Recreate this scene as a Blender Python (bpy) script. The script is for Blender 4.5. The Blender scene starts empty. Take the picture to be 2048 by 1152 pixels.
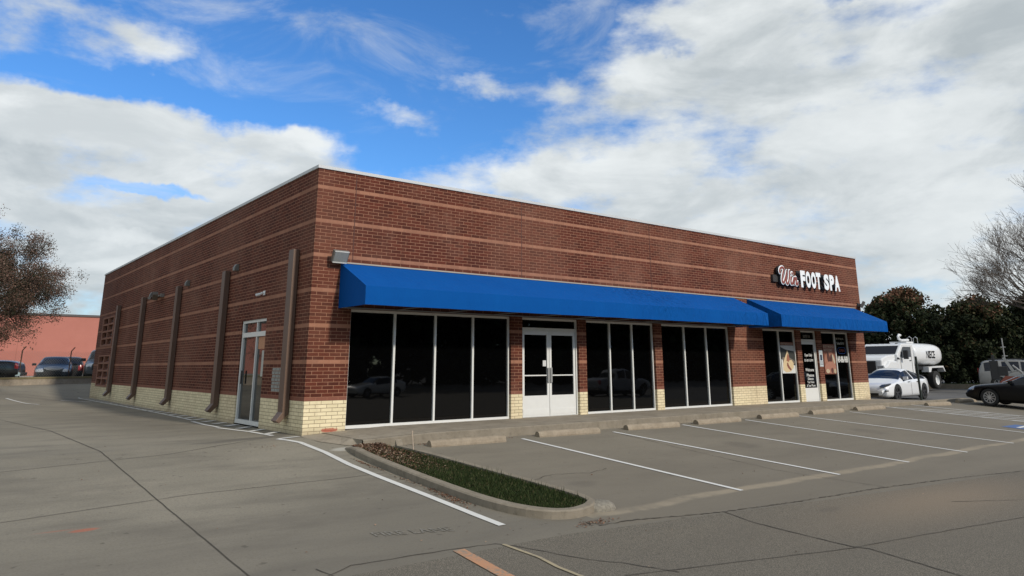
import bpy, bmesh, math, random
import numpy as np
from mathutils import Vector, Matrix
random.seed(7); RNG=np.random.default_rng(7)
S=bpy.context.scene
COL=S.collection
R=math.radians
# ------------------------------------------------------------------ camera
cd=bpy.data.cameras.new('camera'); cam=bpy.data.objects.new('camera',cd); COL.objects.link(cam); S.camera=cam
yaw,pit,rol=.6755,.2397,-.0038
f=Vector((math.sin(yaw)*math.cos(pit),math.cos(yaw)*math.cos(pit),math.sin(pit)))
r0=Vector((math.cos(yaw),-math.sin(yaw),0)); u0=r0.cross(f)
rr=math.cos(rol)*r0+math.sin(rol)*u0; uu=-math.sin(rol)*r0+math.cos(rol)*u0
M=Matrix((( rr.x,uu.x,-f.x,-6.6046),(rr.y,uu.y,-f.y,-15.9293),(rr.z,uu.z,-f.z,1.4602),(0,0,0,1)))
cam.matrix_world=M
cd.sensor_width=36; cd.lens=1458.82/2048*36; cd.shift_x=-(1047.0-1024)/2048; cd.shift_y=(374.7-576)/2048
cd.clip_start=.1; cd.clip_end=3000
# ------------------------------------------------------------------ sun, sky, exposure
SUN_AZ,SUN_EL=R(8),R(30)           # azimuth measured from -Y towards +X
sd=Vector((math.sin(SUN_AZ)*math.cos(SUN_EL),-math.cos(SUN_AZ)*math.cos(SUN_EL),math.sin(SUN_EL)))
sl=bpy.data.lights.new('sun','SUN'); sl.energy=2.6; sl.angle=R(3.5); sl.color=(1,.92,.80)
so=bpy.data.objects.new('sun',sl); COL.objects.link(so); so.location=sd*80; so.rotation_euler=sd.to_track_quat('Z','Y').to_euler()
S.view_settings.view_transform='Standard'; S.view_settings.look='None'; S.view_settings.exposure=0.30; S.view_settings.gamma=1
W=bpy.data.worlds.new('World'); S.world=W; W.use_nodes=True
nt=W.node_tree; nt.nodes.clear()
class NT:
    def __init__(s,t): s.t=t
    def n(s,typ,ins=None,**kw):
        nd=s.t.nodes.new(typ)
        for k,v in kw.items(): setattr(nd,k,v)
        if ins:
            for k,v in ins.items():
                if isinstance(v,bpy.types.NodeSocket): s.t.links.new(v,nd.inputs[k])
                else: nd.inputs[k].default_value=v
        return nd
    def m(s,op,a,b=0.0,c=0.0,clamp=False):
        nd=s.n('ShaderNodeMath',{0:a,1:b,2:c},operation=op); nd.use_clamp=clamp; return nd.outputs[0]
    def ss(s,x,a,b):
        nd=s.n('ShaderNodeMapRange',{'Value':x,'From Min':a,'From Max':b},interpolation_type='SMOOTHSTEP'); return nd.outputs[0]
    def mix(s,fac,a,b,blend='MIX'):
        nd=s.n('ShaderNodeMix',data_type='RGBA',blend_type=blend); 
        for k,v in ((0,fac),(6,a),(7,b)):
            if isinstance(v,bpy.types.NodeSocket): s.t.links.new(v,nd.inputs[k])
            else: nd.inputs[k].default_value=(tuple(v)+(1,) if not isinstance(v,(int,float)) and len(v)==3 else v)
        return nd.outputs[2]
    def noise(s,vec,sc,det=4,rough=.55,out=0,dist=0.0):
        return s.n('ShaderNodeTexNoise',{'Vector':vec,'Scale':sc,'Detail':det,'Roughness':rough,'Distortion':dist}).outputs[out]
N=NT(nt)
sky=N.n('ShaderNodeTexSky',sky_type='NISHITA'); sky.sun_disc=False; sky.sun_elevation=SUN_EL
sky.sun_rotation=math.pi-SUN_AZ; sky.altitude=200; sky.air_density=1.0; sky.dust_density=.3; sky.ozone_density=3.0
skyc=N.n('ShaderNodeHueSaturation',{'Saturation':1.15,'Value':1.0,'Color':sky.outputs[0]}).outputs[0]
skyc=N.mix(1.0,skyc,(.68,.95,1.19),'MULTIPLY')
tc=N.n('ShaderNodeTexCoord').outputs['Generated']
# cloud masses, plus unseen ones added for ambient light: (azimuth deg from +Y to +X, elevation, radius az, radius el, strength)
BL=[(66,17,19,7.5,.62),(63,22,12,4.5,.5),(78,16,12,10,.62),(56.5,26.3,5,1.8,.5),(50,22,3,1.2,.22),(70,8,20,8,.5),(47,12.2,9,2.8,.42),(38,14.3,8,1.7,.30),
    (4,16.2,7,2.4,.66),(11,14.4,7,2.0,.66),(18,12.6,5,2.6,.55),(24,12.2,6,2.4,.45),(8,11,9,1.7,.4),(4,7.5,16,3.2,.6),(6,2.5,30,3.5,.62),(72,3.5,30,4,.6),(14,9.5,6,1.6,.4),
    (10.5,21.6,3.8,1.4,.40),(4.5,23.2,3.6,.8,.30),(14.8,24.6,5,.6,.26),(27.8,19.3,4.4,1.4,.66),(35,21.9,3.8,1.2,.62),(21,16.6,2.4,1.4,.42),(41.5,20.5,2,1.6,.35),(30,24.5,5,.7,.25),
    (-40,20,30,22,.62),(130,20,30,16,.5),(200,25,50,16,.45),(270,25,40,22,.62),(0,68,900,17,.60),(0,98,900,17,.6),  # out-of-view clouds, strengthened and added overhead to lift and neutralise ambient light
    (36,20,10,7,-.16),(27,24,10,4,-.28),(22,18.5,5,2,-.2),(67,26.2,7,1.0,-.32),(53,24.5,3.5,.7,-.3),(12,12.2,4.5,.6,-.75),(22,12.2,3,.8,-.2),(9,18.9,9,.9,-.45),(16,19.5,5,2,-.4),(6,25.5,8,.8,-.3),(23,22.5,5,2.5,-.25),(60,21.5,3,.7,-.25)]
g=bpy.data.node_groups.new('clouds','ShaderNodeTree')
g.interface.new_socket('Vec',in_out='INPUT',socket_type='NodeSocketVector'); g.interface.new_socket('D',in_out='OUTPUT',socket_type='NodeSocketFloat')
G_=NT(g); gi=g.nodes.new('NodeGroupInput'); go=g.nodes.new('NodeGroupOutput')
nv=G_.n('ShaderNodeVectorMath',{0:gi.outputs[0]},operation='NORMALIZE').outputs[0]
warp=G_.noise(nv,9,5,.6,1)
wv=G_.n('ShaderNodeVectorMath',{0:warp,1:(.5,.5,.5)},operation='SUBTRACT').outputs[0]
wv=G_.n('ShaderNodeVectorMath',{0:wv,'Scale':.085},operation='SCALE').outputs[0]
nv2=G_.n('ShaderNodeVectorMath',{0:nv,1:wv},operation='ADD').outputs[0]
sx=G_.n('ShaderNodeSeparateXYZ',{0:nv2})
az=G_.m('MULTIPLY',G_.m('ARCTAN2',sx.outputs[0],sx.outputs[1]),180/math.pi)
el=G_.m('MULTIPLY',G_.m('ARCSINE',sx.outputs[2]),180/math.pi)
tot=None
for (a,e,ra,re,w) in BL:
    if a>180: a-=360
    dx=G_.m('MULTIPLY',G_.m('SUBTRACT',az,float(a)),1/ra); dy=G_.m('MULTIPLY',G_.m('SUBTRACT',el,float(e)),1/re)
    q=G_.m('ADD',G_.m('MULTIPLY',dx,dx),G_.m('MULTIPLY',dy,dy))
    ex=G_.m('MULTIPLY',G_.m('EXPONENT',G_.m('MULTIPLY',q,-.8)),w)
    tot=ex if tot is None else G_.m('ADD',tot,ex)
tot=G_.m('MINIMUM',tot,.56)
st=G_.n('ShaderNodeVectorMath',{0:nv,1:(1,1,2.3)},operation='MULTIPLY').outputs[0]
n1=G_.noise(st,6.5,9,.60)
dd=G_.m('ADD',tot,G_.m('MULTIPLY',G_.m('SUBTRACT',n1,.5),1.45))
g.links.new(dd,go.inputs[0])
def cl(vec):
    nd=nt.nodes.new('ShaderNodeGroup'); nd.node_tree=g; nt.links.new(vec,nd.inputs[0]); return nd.outputs[0]
d0=cl(tc)
up=N.n('ShaderNodeVectorMath',{0:tc,1:(.03,-.03,.055)},operation='ADD').outputs[0]
d1=cl(up)
alpha=N.m('MULTIPLY',N.ss(d0,.06,.55),.97)
vst=N.n('ShaderNodeVectorMath',{0:tc,1:(1,1,2.5)},operation='MULTIPLY').outputs[0]
veil=N.m('MULTIPLY',N.ss(N.noise(vst,4.2,8,.62,0,.6),.47,.78),.55)
alpha=N.m('MAXIMUM',alpha,veil)
shade=N.ss(d1,.05,1.2)
n2=N.noise(vst,5.0,8,.58,0,.4)
sh2=N.m('ADD',N.m('MULTIPLY',shade,.62),N.m('MULTIPLY',N.ss(n2,.36,.66),.60),clamp=True)
ccol=N.mix(sh2,(6.15,6.4,6.4),(3.4,3.75,3.9))
sxyz=N.n('ShaderNodeSeparateXYZ',{0:tc})
final=N.mix(alpha,skyc,ccol)
bg=N.n('ShaderNodeBackground',{'Color':final,'Strength':.115})
wo=N.n('ShaderNodeOutputWorld'); nt.links.new(bg.outputs[0],wo.inputs[0])
W.cycles.sampling_method='AUTOMATIC'
# ------------------------------------------------------------------ materials
MATS={}
def mat(name,col=(.5,.5,.5),rough=.7,metal=0.0,spec=.5,var=.12,scale=8.0,bump=0.0,bscale=60.0,coat=0.0):
    if name in MATS: return MATS[name]
    m=bpy.data.materials.new(name); m.use_nodes=True; t=m.node_tree; t.nodes.clear(); K=NT(t)
    tcn=K.n('ShaderNodeTexCoord').outputs['Object']
    c=K.mix(K.noise(tcn,scale,6,.6),tuple(x*(1-var) for x in col),tuple(min(1,x*(1+var)) for x in col))
    b=K.n('ShaderNodeBsdfPrincipled',{'Base Color':c,'Roughness':rough,'Metallic':metal,'Specular IOR Level':spec,'Coat Weight':coat})
    if bump: 
        bn=K.n('ShaderNodeBump',{'Height':K.noise(tcn,bscale,4),'Strength':bump,'Distance':.01}); t.links.new(bn.outputs[0],b.inputs['Normal'])
    o=K.n('ShaderNodeOutputMaterial'); t.links.new(b.outputs[0],o.inputs[0]); MATS[name]=m; return m
def newmat(name):
    m=bpy.data.materials.new(name); m.use_nodes=True; t=m.node_tree; t.nodes.clear(); K=NT(t)
    b=K.n('ShaderNodeBsdfPrincipled'); o=K.n('ShaderNodeOutputMaterial'); t.links.new(b.outputs[0],o.inputs[0]); MATS[name]=m
    return m,K,b
def posxy(K):
    p=K.n('ShaderNodeNewGeometry').outputs['Position']; s=K.n('ShaderNodeSeparateXYZ',{0:p}); return p,s.outputs[0],s.outputs[1],s.outputs[2]
def blob(K,x,y,cx,cy,rx,ry,ang=0.0):
    ca,sa=math.cos(ang),math.sin(ang)
    dx=K.m('SUBTRACT',x,cx); dy=K.m('SUBTRACT',y,cy)
    a=K.m('MULTIPLY',K.m('ADD',K.m('MULTIPLY',dx,ca),K.m('MULTIPLY',dy,sa)),1/rx)
    b=K.m('MULTIPLY',K.m('ADD',K.m('MULTIPLY',dx,-sa),K.m('MULTIPLY',dy,ca)),1/ry)
    return K.m('EXPONENT',K.m('MULTIPLY',K.m('ADD',K.m('MULTIPLY',a,a),K.m('MULTIPLY',b,b)),-1.0))
def mk_brick():
    m,K,b=newmat('brick')
    uv=K.n('ShaderNodeTexCoord').outputs['UV']
    s=K.n('ShaderNodeSeparateXYZ',{0:uv}); u,v=s.outputs[0],s.outputs[1]
    C=.08
    bt=K.n('ShaderNodeTexBrick',{'Vector':uv,'Color1':(0,0,0,1),'Color2':(1,1,1,1),'Mortar':(0,0,0,1),'Scale':1.0,'Mortar Size':.0060,'Mortar Smooth':.25,'Bias':0.0,'Brick Width':.265,'Row Height':C})
    bt.offset=.5
    rnd=bt.outputs[0]; mort=bt.outputs[1]
    row=K.m('FLOOR',K.m('DIVIDE',v,C))
    cream=K.m('LESS_THAN',row,8.5)
    md=K.m('FLOORED_MODULO',row,10.0); stripe=K.m('MULTIPLY',K.m('GREATER_THAN',md,8.5),K.m('GREATER_THAN',row,8.5))
    low=K.m('MULTIPLY',stripe,K.m('LESS_THAN',row,9.5))
    nz=K.noise(uv,2.2,5,.6); fine=K.noise(uv,55,3,.6)
    red=K.mix(rnd,(.070,.0165,.0090),(.135,.032,.0165))
    red=K.mix(K.ss(fine,.35,.8),red,(.048,.014,.009))
    stc=K.mix(rnd,(.26,.120,.074),(.33,.155,.096))
    stc=K.mix(low,stc,(.20,.078,.052))
    crm=K.mix(rnd,(.66,.575,.37),(.78,.68,.45)); crm=K.mix(K.m('MULTIPLY',K.ss(K.noise(uv,5,5),.45,.8),.35),crm,(.52,.43,.26))
    br=K.mix(stripe,red,stc); br=K.mix(cream,br,crm)
    mr=K.mix(K.ss(nz,.3,.7),(.32,.155,.092),(.39,.205,.128)); mr=K.mix(stripe,mr,(.30,.135,.085)); mr=K.mix(cream,mr,(.27,.20,.13))
    col=K.mix(K.m('MULTIPLY',mort,.95),br,mr)
    # efflorescence and wear
    eff=K.m('MULTIPLY',K.ss(K.noise(uv,.9,6,.65),.50,.72),.16); col=K.mix(eff,col,(.34,.20,.14))
    stk=K.n('ShaderNodeVectorMath',{0:uv,1:(5.5,.35,1)},operation='MULTIPLY').outputs[0]; col=K.mix(K.m('MULTIPLY',K.ss(K.noise(stk,1.0,5,.6),.52,.78),.30),col,(.045,.024,.016))
    pch=K.ss(K.noise(uv,.33,3,.5),.42,.60); col=K.mix(K.m('MULTIPLY',pch,.16),col,(.30,.15,.10))
    # grime where spouts splash and along the bottom; red paint residue by the corner
    _,px,py,pz=posxy(K)
    gr_=K.m('MULTIPLY',K.m('SUBTRACT',1.0,K.ss(K.m('ADD',v,K.m('MULTIPLY',nz,.25)),.10,.32)),.45); col=K.mix(gr_,col,(.20,.145,.10))
    pr=K.m('MULTIPLY',K.ss(K.m('ADD',blob(K,px,pz,.62,.09,.26,.07),K.m('MULTIPLY',K.m('SUBTRACT',K.noise(uv,18,5),.5),.9)),.45,.75),K.m('LESS_THAN',py,.05))
    col=K.mix(K.m('MULTIPLY',pr,.8),col,(.36,.06,.035))
    t=m.node_tree; t.links.new(col,b.inputs['Base Color']); b.inputs['Roughness'].default_value=.88; b.inputs['Specular IOR Level'].default_value=.25
    h=K.m('ADD',K.m('MULTIPLY',mort,-1.0),K.m('MULTIPLY',fine,.3))
    bn=K.n('ShaderNodeBump',{'Height':h,'Strength':.7,'Distance':.008}); t.links.new(bn.outputs[0],b.inputs['Normal'])
    return m
BRICK=mk_brick()
def mk_ground():
    m,K,b=newmat('concrete_ground'); p,x,y,z=posxy(K); t=m.node_tree
    st=K.n('ShaderNodeVectorMath',{0:p,1:(.35,1,1)},operation='MULTIPLY').outputs[0]
    big=K.noise(p,.18,5,.6); mid=K.noise(st,1.3,7,.62); fine=K.noise(p,38,4,.7); grit=K.noise(p,130,2,.6)
    c=K.mix(K.ss(big,.3,.7),(.195,.176,.136),(.270,.243,.188))
    c=K.mix(K.m('MULTIPLY',K.ss(mid,.42,.75),.68),c,(.130,.116,.093))
    c=K.mix(K.m('MULTIPLY',K.ss(K.noise(p,.7,6,.7),.55,.8),.35),c,(.34,.295,.225))
    c=K.mix(K.m('MULTIPLY',K.ss(fine,.42,.72),.50),c,(.120,.105,.083))
    st2=K.n('ShaderNodeVectorMath',{0:p,1:(.12,1,1)},operation='MULTIPLY').outputs[0]; c=K.mix(K.m('MULTIPLY',K.ss(K.noise(st2,6.0,6,.7),.52,.75),.35),c,(.125,.11,.088))
    c=K.mix(K.m('MULTIPLY',K.ss(grit,.62,.8),.35),c,(.44,.38,.29))
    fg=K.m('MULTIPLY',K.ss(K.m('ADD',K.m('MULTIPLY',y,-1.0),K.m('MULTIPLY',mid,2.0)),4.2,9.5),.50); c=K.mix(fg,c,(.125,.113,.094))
    spk=K.ss(K.noise(p,7.0,2,.4),.70,.76); c=K.mix(K.m('MULTIPLY',spk,.5),c,(.06,.05,.04))
    # coarser, pebbly street slabs beyond the gutter crack
    ed=K.m('ADD',y,K.m('MULTIPLY',K.m('MAXIMUM',x,0.0),.13))
    road=K.m('MULTIPLY',K.m('LESS_THAN',ed,-8.55),K.m('GREATER_THAN',x,-4.4))
    vor=K.n('ShaderNodeTexVoronoi',{'Vector':p,'Scale':75.0}).outputs['Distance']
    sn0=K.m('MULTIPLY',K.m('SUBTRACT',K.noise(st,1.6,6,.65),.5),1.6)
    rc=K.mix(K.ss(vor,.15,.6),(.245,.214,.168),(.105,.094,.074)); rc=K.mix(K.m('MULTIPLY',K.ss(mid,.4,.75),.4),rc,(.120,.106,.084))
    rc=K.mix(K.m('MULTIPLY',blob(K,x,y,6.5,-10.3,2.8,.9),.55),rc,(.27,.205,.14))
    c=K.mix(road,c,rc)
    # parking bays weather a bit darker and browner
    lot=K.m('MULTIPLY',K.m('GREATER_THAN',x,.9),K.m('LESS_THAN',y,-1.0)); lot=K.m('MULTIPLY',lot,K.m('GREATER_THAN',ed,-8.5))
    c=K.mix(K.m('MULTIPLY',lot,.50),c,(.172,.148,.112))
    # pale worn band along bay ends
    bn_=K.m('MULTIPLY',K.ss(K.m('ABSOLUTE',K.m('ADD',K.m('ADD',y,8.08),K.m('MULTIPLY',K.m('SUBTRACT',K.noise(p,.6,4),.5),.5))),.16,.05),K.m('GREATER_THAN',x,.8))
    c=K.mix(K.m('MULTIPLY',bn_,K.m('MULTIPLY',K.ss(K.noise(p,1.2,5),.25,.55),.6)),c,(.34,.285,.205))
    # dark band and patch by the corner, oil spots, red paint
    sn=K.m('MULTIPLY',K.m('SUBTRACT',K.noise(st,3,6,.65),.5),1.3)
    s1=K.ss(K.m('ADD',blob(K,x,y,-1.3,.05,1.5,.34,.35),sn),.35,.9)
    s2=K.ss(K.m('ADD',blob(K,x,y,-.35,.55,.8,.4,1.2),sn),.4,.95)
    s5=K.m('MULTIPLY',K.ss(K.m('ADD',blob(K,x,y,-1.9,8.0,1.5,7.5),sn),.3,1.1),.55)  # soft building shade along the side wall, painted into the ground colour
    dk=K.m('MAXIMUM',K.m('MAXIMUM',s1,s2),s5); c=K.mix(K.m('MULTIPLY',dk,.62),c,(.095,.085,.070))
    s3=K.m('MAXIMUM',blob(K,x,y,-4.87,-5.6,.17,.07,.1),K.m('MULTIPLY',blob(K,x,y,-5.15,-5.5,.35,.06,.0),.5))
    c=K.mix(K.m('MULTIPLY',K.ss(K.m('ADD',s3,K.m('MULTIPLY',sn,.25)),.25,.7),.65),c,(.38,.11,.06))
    s4=K.m('MAXIMUM',blob(K,x,y,.1,-1.95,.4,.22,.3),0.0); c=K.mix(K.m('MULTIPLY',K.ss(K.m('ADD',s4,K.m('MULTIPLY',sn,.4)),.4,.8),.6),c,(.50,.48,.42))
    s6=K.m('MAXIMUM',K.m('MAXIMUM',blob(K,x,y,4.3,-9.6,.5,.2,.1),blob(K,x,y,2.2,-6.5,.5,.35,.1)),K.m('MAXIMUM',blob(K,x,y,8.5,-5.1,.6,.7,.1),blob(K,x,y,14.2,-5.2,.6,.8,0)))
    c=K.mix(K.m('MULTIPLY',K.ss(K.m('ADD',s6,K.m('MULTIPLY',sn,.5)),.5,.9),.22),c,(.07,.062,.055))
    # asphalt of the side lot on the right
    asp=K.m('MULTIPLY',K.m('GREATER_THAN',x,26.2),K.m('GREATER_THAN',y,-1.3)); asp=K.m('MAXIMUM',asp,K.m('GREATER_THAN',x,31.0))
    ac=K.mix(K.ss(mid,.3,.75),(.13,.125,.118),(.085,.083,.080)); c=K.mix(asp,c,ac)
    t.links.new(c,b.inputs['Base Color']); b.inputs['Roughness'].default_value=.9; b.inputs['Specular IOR Level'].default_value=.25
    h=K.m('ADD',K.m('MULTIPLY',fine,.5),K.m('MULTIPLY',grit,.5))
    bn=K.n('ShaderNodeBump',{'Height':h,'Strength':.35,'Distance':.01}); t.links.new(bn.outputs[0],b.inputs['Normal'])
    return m
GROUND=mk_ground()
def mk_conc(name,a,bb,dark,sc=1.0,dk=.5):
    m,K,b=newmat(name); p,x,y,z=posxy(K); t=m.node_tree
    c=K.mix(K.ss(K.noise(p,1.6*sc,7,.65),.3,.7),a,bb); c=K.mix(K.m('MULTIPLY',K.ss(K.noise(p,6*sc,6,.7),.48,.75),dk),c,dark)
    gr=K.noise(p,90,3,.7); c=K.mix(K.m('MULTIPLY',K.ss(gr,.5,.75),.3),c,tuple(v*.5 for v in a))
    t.links.new(c,b.inputs['Base Color']); b.inputs['Roughness'].default_value=.92; b.inputs['Specular IOR Level'].default_value=.2
    bn=K.n('ShaderNodeBump',{'Height':gr,'Strength':.5,'Distance':.01}); t.links.new(bn.outputs[0],b.inputs['Normal']); return m
SIDEWALK=mk_conc('sidewalk_concrete',(.25,.215,.165),(.33,.285,.22),(.16,.135,.10))
CURB=mk_conc('curb_concrete',(.20,.172,.13),(.26,.225,.175),(.10,.085,.06),1.5)
STOP=mk_conc('wheel_stop_concrete',(.25,.205,.15),(.33,.275,.205),(.14,.11,.08),3,.4)
PEB=mk_conc('pebbly_concrete',(.17,.155,.125),(.27,.245,.20),(.08,.07,.055),14,.6)
def mk_paint(name,c0,wear,under=(.21,.182,.142)):
    m,K,b=newmat(name); p,x,y,z=posxy(K); t=m.node_tree
    n=K.m('ADD',K.m('MULTIPLY',K.noise(p,22,6,.75),.7),K.m('MULTIPLY',K.noise(p,2.5,3),.3))
    c=K.mix(K.ss(n,wear,wear+.10),c0,under); c=K.mix(K.m('MULTIPLY',K.noise(p,5,5),.3),c,tuple(v*.6 for v in c0))
    t.links.new(c,b.inputs['Base Color']); b.inputs['Roughness'].default_value=.85; return m
PAINT=mk_paint('white_road_paint',(.66,.65,.62),.585)
PAINTW=mk_paint('worn_road_paint',(.64,.63,.59),.585)
ORANGE=mk_paint('orange_road_paint',(.46,.235,.125),.47,(.25,.21,.16))
YEL=mk_paint('faded_yellow_paint',(.36,.30,.19),.50)
BLUEP=mk_paint('blue_road_paint',(.08,.14,.30),.60)
CRACK=mat('joint_tar',(.065,.055,.043),.95,var=.5,scale=9)
ALU=mat('white_aluminium',(.66,.66,.63),.45,.0,.5,.06)
WHITE=mat('white_metal',(.74,.74,.72),.5,var=.05)
DARKMET=mat('dark_bronze_metal',(.115,.068,.045),.5,var=.15,scale=3)
GREYMET=mat('grey_metal',(.30,.30,.29),.45,.3)
LENS=mat('lamp_glass',(.22,.23,.22),.25,var=.2,scale=30)
BLACK=mat('black_plastic',(.012,.012,.013),.55)
def mk_glass(name,base,rough=.02,spec=.35):
    m,K,b=newmat(name); b.inputs['Base Color'].default_value=base+(1,); b.inputs['Roughness'].default_value=rough; b.inputs['Specular IOR Level'].default_value=spec
    p=K.n('ShaderNodeTexCoord').outputs['Object']
    bn=K.n('ShaderNodeBump',{'Height':K.noise(p,1.2,2),'Strength':.03,'Distance':.05}); m.node_tree.links.new(bn.outputs[0],b.inputs['Normal']); return m
GLASS=mk_glass('dark_tinted_glass',(.0012,.0012,.0013),.02,.50)
CARGLASS=mk_glass('car_glass',(.008,.010,.016),.03,.32)
SIDEGLASS=mk_glass('door_glass',(.020,.020,.018),.03,.75)
def mk_awn():
    m,K,b=newmat('blue_awning_fabric'); p,x,y,z=posxy(K); t=m.node_tree
    st=K.n('ShaderNodeVectorMath',{0:p,1:(1,1,.3)},operation='MULTIPLY').outputs[0]
    c=K.mix(K.noise(st,1.5,5,.6),(.0004,.062,.26),(.0008,.080,.31))
    t.links.new(c,b.inputs['Base Color']); b.inputs['Roughness'].default_value=.8; b.inputs['Specular IOR Level'].default_value=.1
    k=K.m('MULTIPLY',blob(K,x,z,10.8,3.6,1.6,.6),1.0)
    k2=K.ss(x,12.4,15.5)
    wr=K.noise(K.n('ShaderNodeVectorMath',{0:p,1:(1,.4,.25)},operation='MULTIPLY').outputs[0],7,3,.5,0,1.0)
    bn=K.n('ShaderNodeBump',{'Height':K.m('MULTIPLY',wr,K.m('ADD',K.m('MAXIMUM',k,K.m('MULTIPLY',k2,.6)),.10)),'Strength':1.0,'Distance':.16}); t.links.new(bn.outputs[0],b.inputs['Normal']); return m
AWN=mk_awn()
def mk_leaf(name,cols,rough=.75):
    m,K,b=newmat(name); t=m.node_tree
    a=K.n('ShaderNodeAttribute',attribute_name='tint').outputs['Fac']
    cr=K.n('ShaderNodeValToRGB',{0:a}); e=cr.color_ramp.elements
    while len(e)<len(cols): e.new(.5)
    for i,c in enumerate(cols): e[i].position=i/(len(cols)-1); e[i].color=c+(1,)
    t.links.new(cr.outputs[0],b.inputs['Base Color']); b.inputs['Roughness'].default_value=rough; b.inputs['Specular IOR Level'].default_value=.15; return m
# ------------------------------------------------------------------ mesh helpers
def tag(o,label=None,cat=None,group=None,kind=None):
    if label: o['label']=label
    if cat: o['category']=cat
    if group: o['group']=group
    if kind: o['kind']=kind
    return o
def empty(name,loc=(0,0,0),rz=0,label=None,cat=None,group=None):
    o=bpy.data.objects.new(name,None); COL.objects.link(o); o.location=loc; o.rotation_euler=(0,0,rz); o.empty_display_size=.3
    return tag(o,label,cat,group)
class MB:
    def __init__(s): s.v=[];s.f=[];s.uv=[]
    def quad(s,a,b,c,d,uv=None):
        n=len(s.v); s.v+= [tuple(a),tuple(b),tuple(c),tuple(d)]; s.f.append((n,n+1,n+2,n+3)); s.uv.append(uv); return s
    def poly(s,pts):
        n=len(s.v); s.v+=[tuple(p) for p in pts]; s.f.append(tuple(range(n,n+len(pts)))); s.uv.append(None); return s
    def box(s,x0,x1,y0,y1,z0,z1):
        n=len(s.v); s.v+=[(x0,y0,z0),(x1,y0,z0),(x1,y1,z0),(x0,y1,z0),(x0,y0,z1),(x1,y0,z1),(x1,y1,z1),(x0,y1,z1)]
        for q in ((0,3,2,1),(4,5,6,7),(0,1,5,4),(1,2,6,5),(2,3,7,6),(3,0,4,7)): s.f.append(tuple(n+i for i in q)); s.uv.append(None)
        return s
    def obox(s,c,ax,ay,az,hx,hy,hz):
        c=Vector(c);X=Vector(ax).normalized()*hx;Y=Vector(ay).normalized()*hy;Z=Vector(az).normalized()*hz; n=len(s.v)
        for k in ((-1,-1,-1),(1,-1,-1),(1,1,-1),(-1,1,-1),(-1,-1,1),(1,-1,1),(1,1,1),(-1,1,1)): s.v.append(tuple(c+X*k[0]+Y*k[1]+Z*k[2]))
        for q in ((0,3,2,1),(4,5,6,7),(0,1,5,4),(1,2,6,5),(2,3,7,6),(3,0,4,7)): s.f.append(tuple(n+i for i in q)); s.uv.append(None)
        return s
    def prism(s,pts,axis,a,b):   # pts 2-D polygon, extruded along axis
        n=len(s.v); k=len(pts)
        def P(p,t):
            return {'x':(t,p[0],p[1]),'y':(p[0],t,p[1]),'z':(p[0],p[1],t)}[axis]
        s.v+=[P(p,a) for p in pts]+[P(p,b) for p in pts]
        s.f.append(tuple(range(n,n+k))); s.f.append(tuple(range(n+2*k-1,n+k-1,-1))); s.uv+=[None,None]
        for i in range(k):
            j=(i+1)%k; s.f.append((n+i,n+k+i,n+k+j,n+j)); s.uv.append(None)
        return s
    def tube(s,pts,rad,sides=8,sq=1.0,cap=True):
        pts=[Vector(p) for p in pts]; n0=len(s.v); k=len(pts)
        if not hasattr(rad,'__len__'): rad=[rad]*k
        for i,p in enumerate(pts):
            d=(pts[min(i+1,k-1)]-pts[max(i-1,0)]).normalized()
            a=Vector((0,1,0)) if abs(d.y)<.9 else Vector((0,0,1))
            X=d.cross(a).normalized(); Y=X.cross(d).normalized()
            for j in range(sides):
                t=2*math.pi*j/sides; s.v.append(tuple(p+X*math.cos(t)*rad[i]+Y*math.sin(t)*rad[i]*sq))
        for i in range(k-1):
            for j in range(sides):
                a=n0+i*sides+j; b=n0+i*sides+(j+1)%sides; s.f.append((a,b,b+sides,a+sides)); s.uv.append(None)
        if cap:
            s.f.append(tuple(n0+j for j in range(sides))[::-1]); s.f.append(tuple(n0+(k-1)*sides+j for j in range(sides))); s.uv+=[None,None]
        return s
    def lathe(s,prof,seg=28,axis='y',c=(0,0,0)):  # prof: (r, h)
        n0=len(s.v); k=len(prof)
        for i in range(seg):
            t=2*math.pi*i/seg
            for (r,h) in prof:
                a,b=r*math.cos(t),r*math.sin(t)
                v={'y':(a,h,b),'z':(a,b,h),'x':(h,a,b)}[axis]; s.v.append((v[0]+c[0],v[1]+c[1],v[2]+c[2]))
        for i in range(seg):
            for j in range(k-1):
                a=n0+i*k+j; b=n0+((i+1)%seg)*k+j; s.f.append((a,b,b+1,a+1)); s.uv.append(None)
        return s
    def build(s,name,m,parent=None,smooth=False,bevel=0,fix=True,**kw):
        me=bpy.data.meshes.new(name); me.from_pydata(s.v,[],s.f)
        if any(u is not None for u in s.uv):
            ul=me.uv_layers.new(name='UVMap')
            li=0
            for fi,fc in enumerate(s.f):
                for j in range(len(fc)):
                    if s.uv[fi] is not None: ul.data[li].uv=s.uv[fi][j]
                    li+=1
        if fix:
            bm=bmesh.new(); bm.from_mesh(me); 
            if bevel>0: bmesh.ops.remove_doubles(bm,verts=bm.verts,dist=1e-5)
            bmesh.ops.recalc_face_normals(bm,faces=bm.faces)
            if bevel>0: 
                bmesh.ops.bevel(bm,geom=[e for e in bm.edges if len(e.link_faces)==2 and e.calc_face_angle(0)>.5],offset=bevel,segments=2,affect='EDGES',profile=.6)
            bm.to_mesh(me); bm.free()
        if smooth:
            for p in me.polygons: p.use_smooth=True
        me.materials.append(m)
        o=bpy.data.objects.new(name,me); COL.objects.link(o); o.parent=parent
        tag(o,**kw); return o
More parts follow.
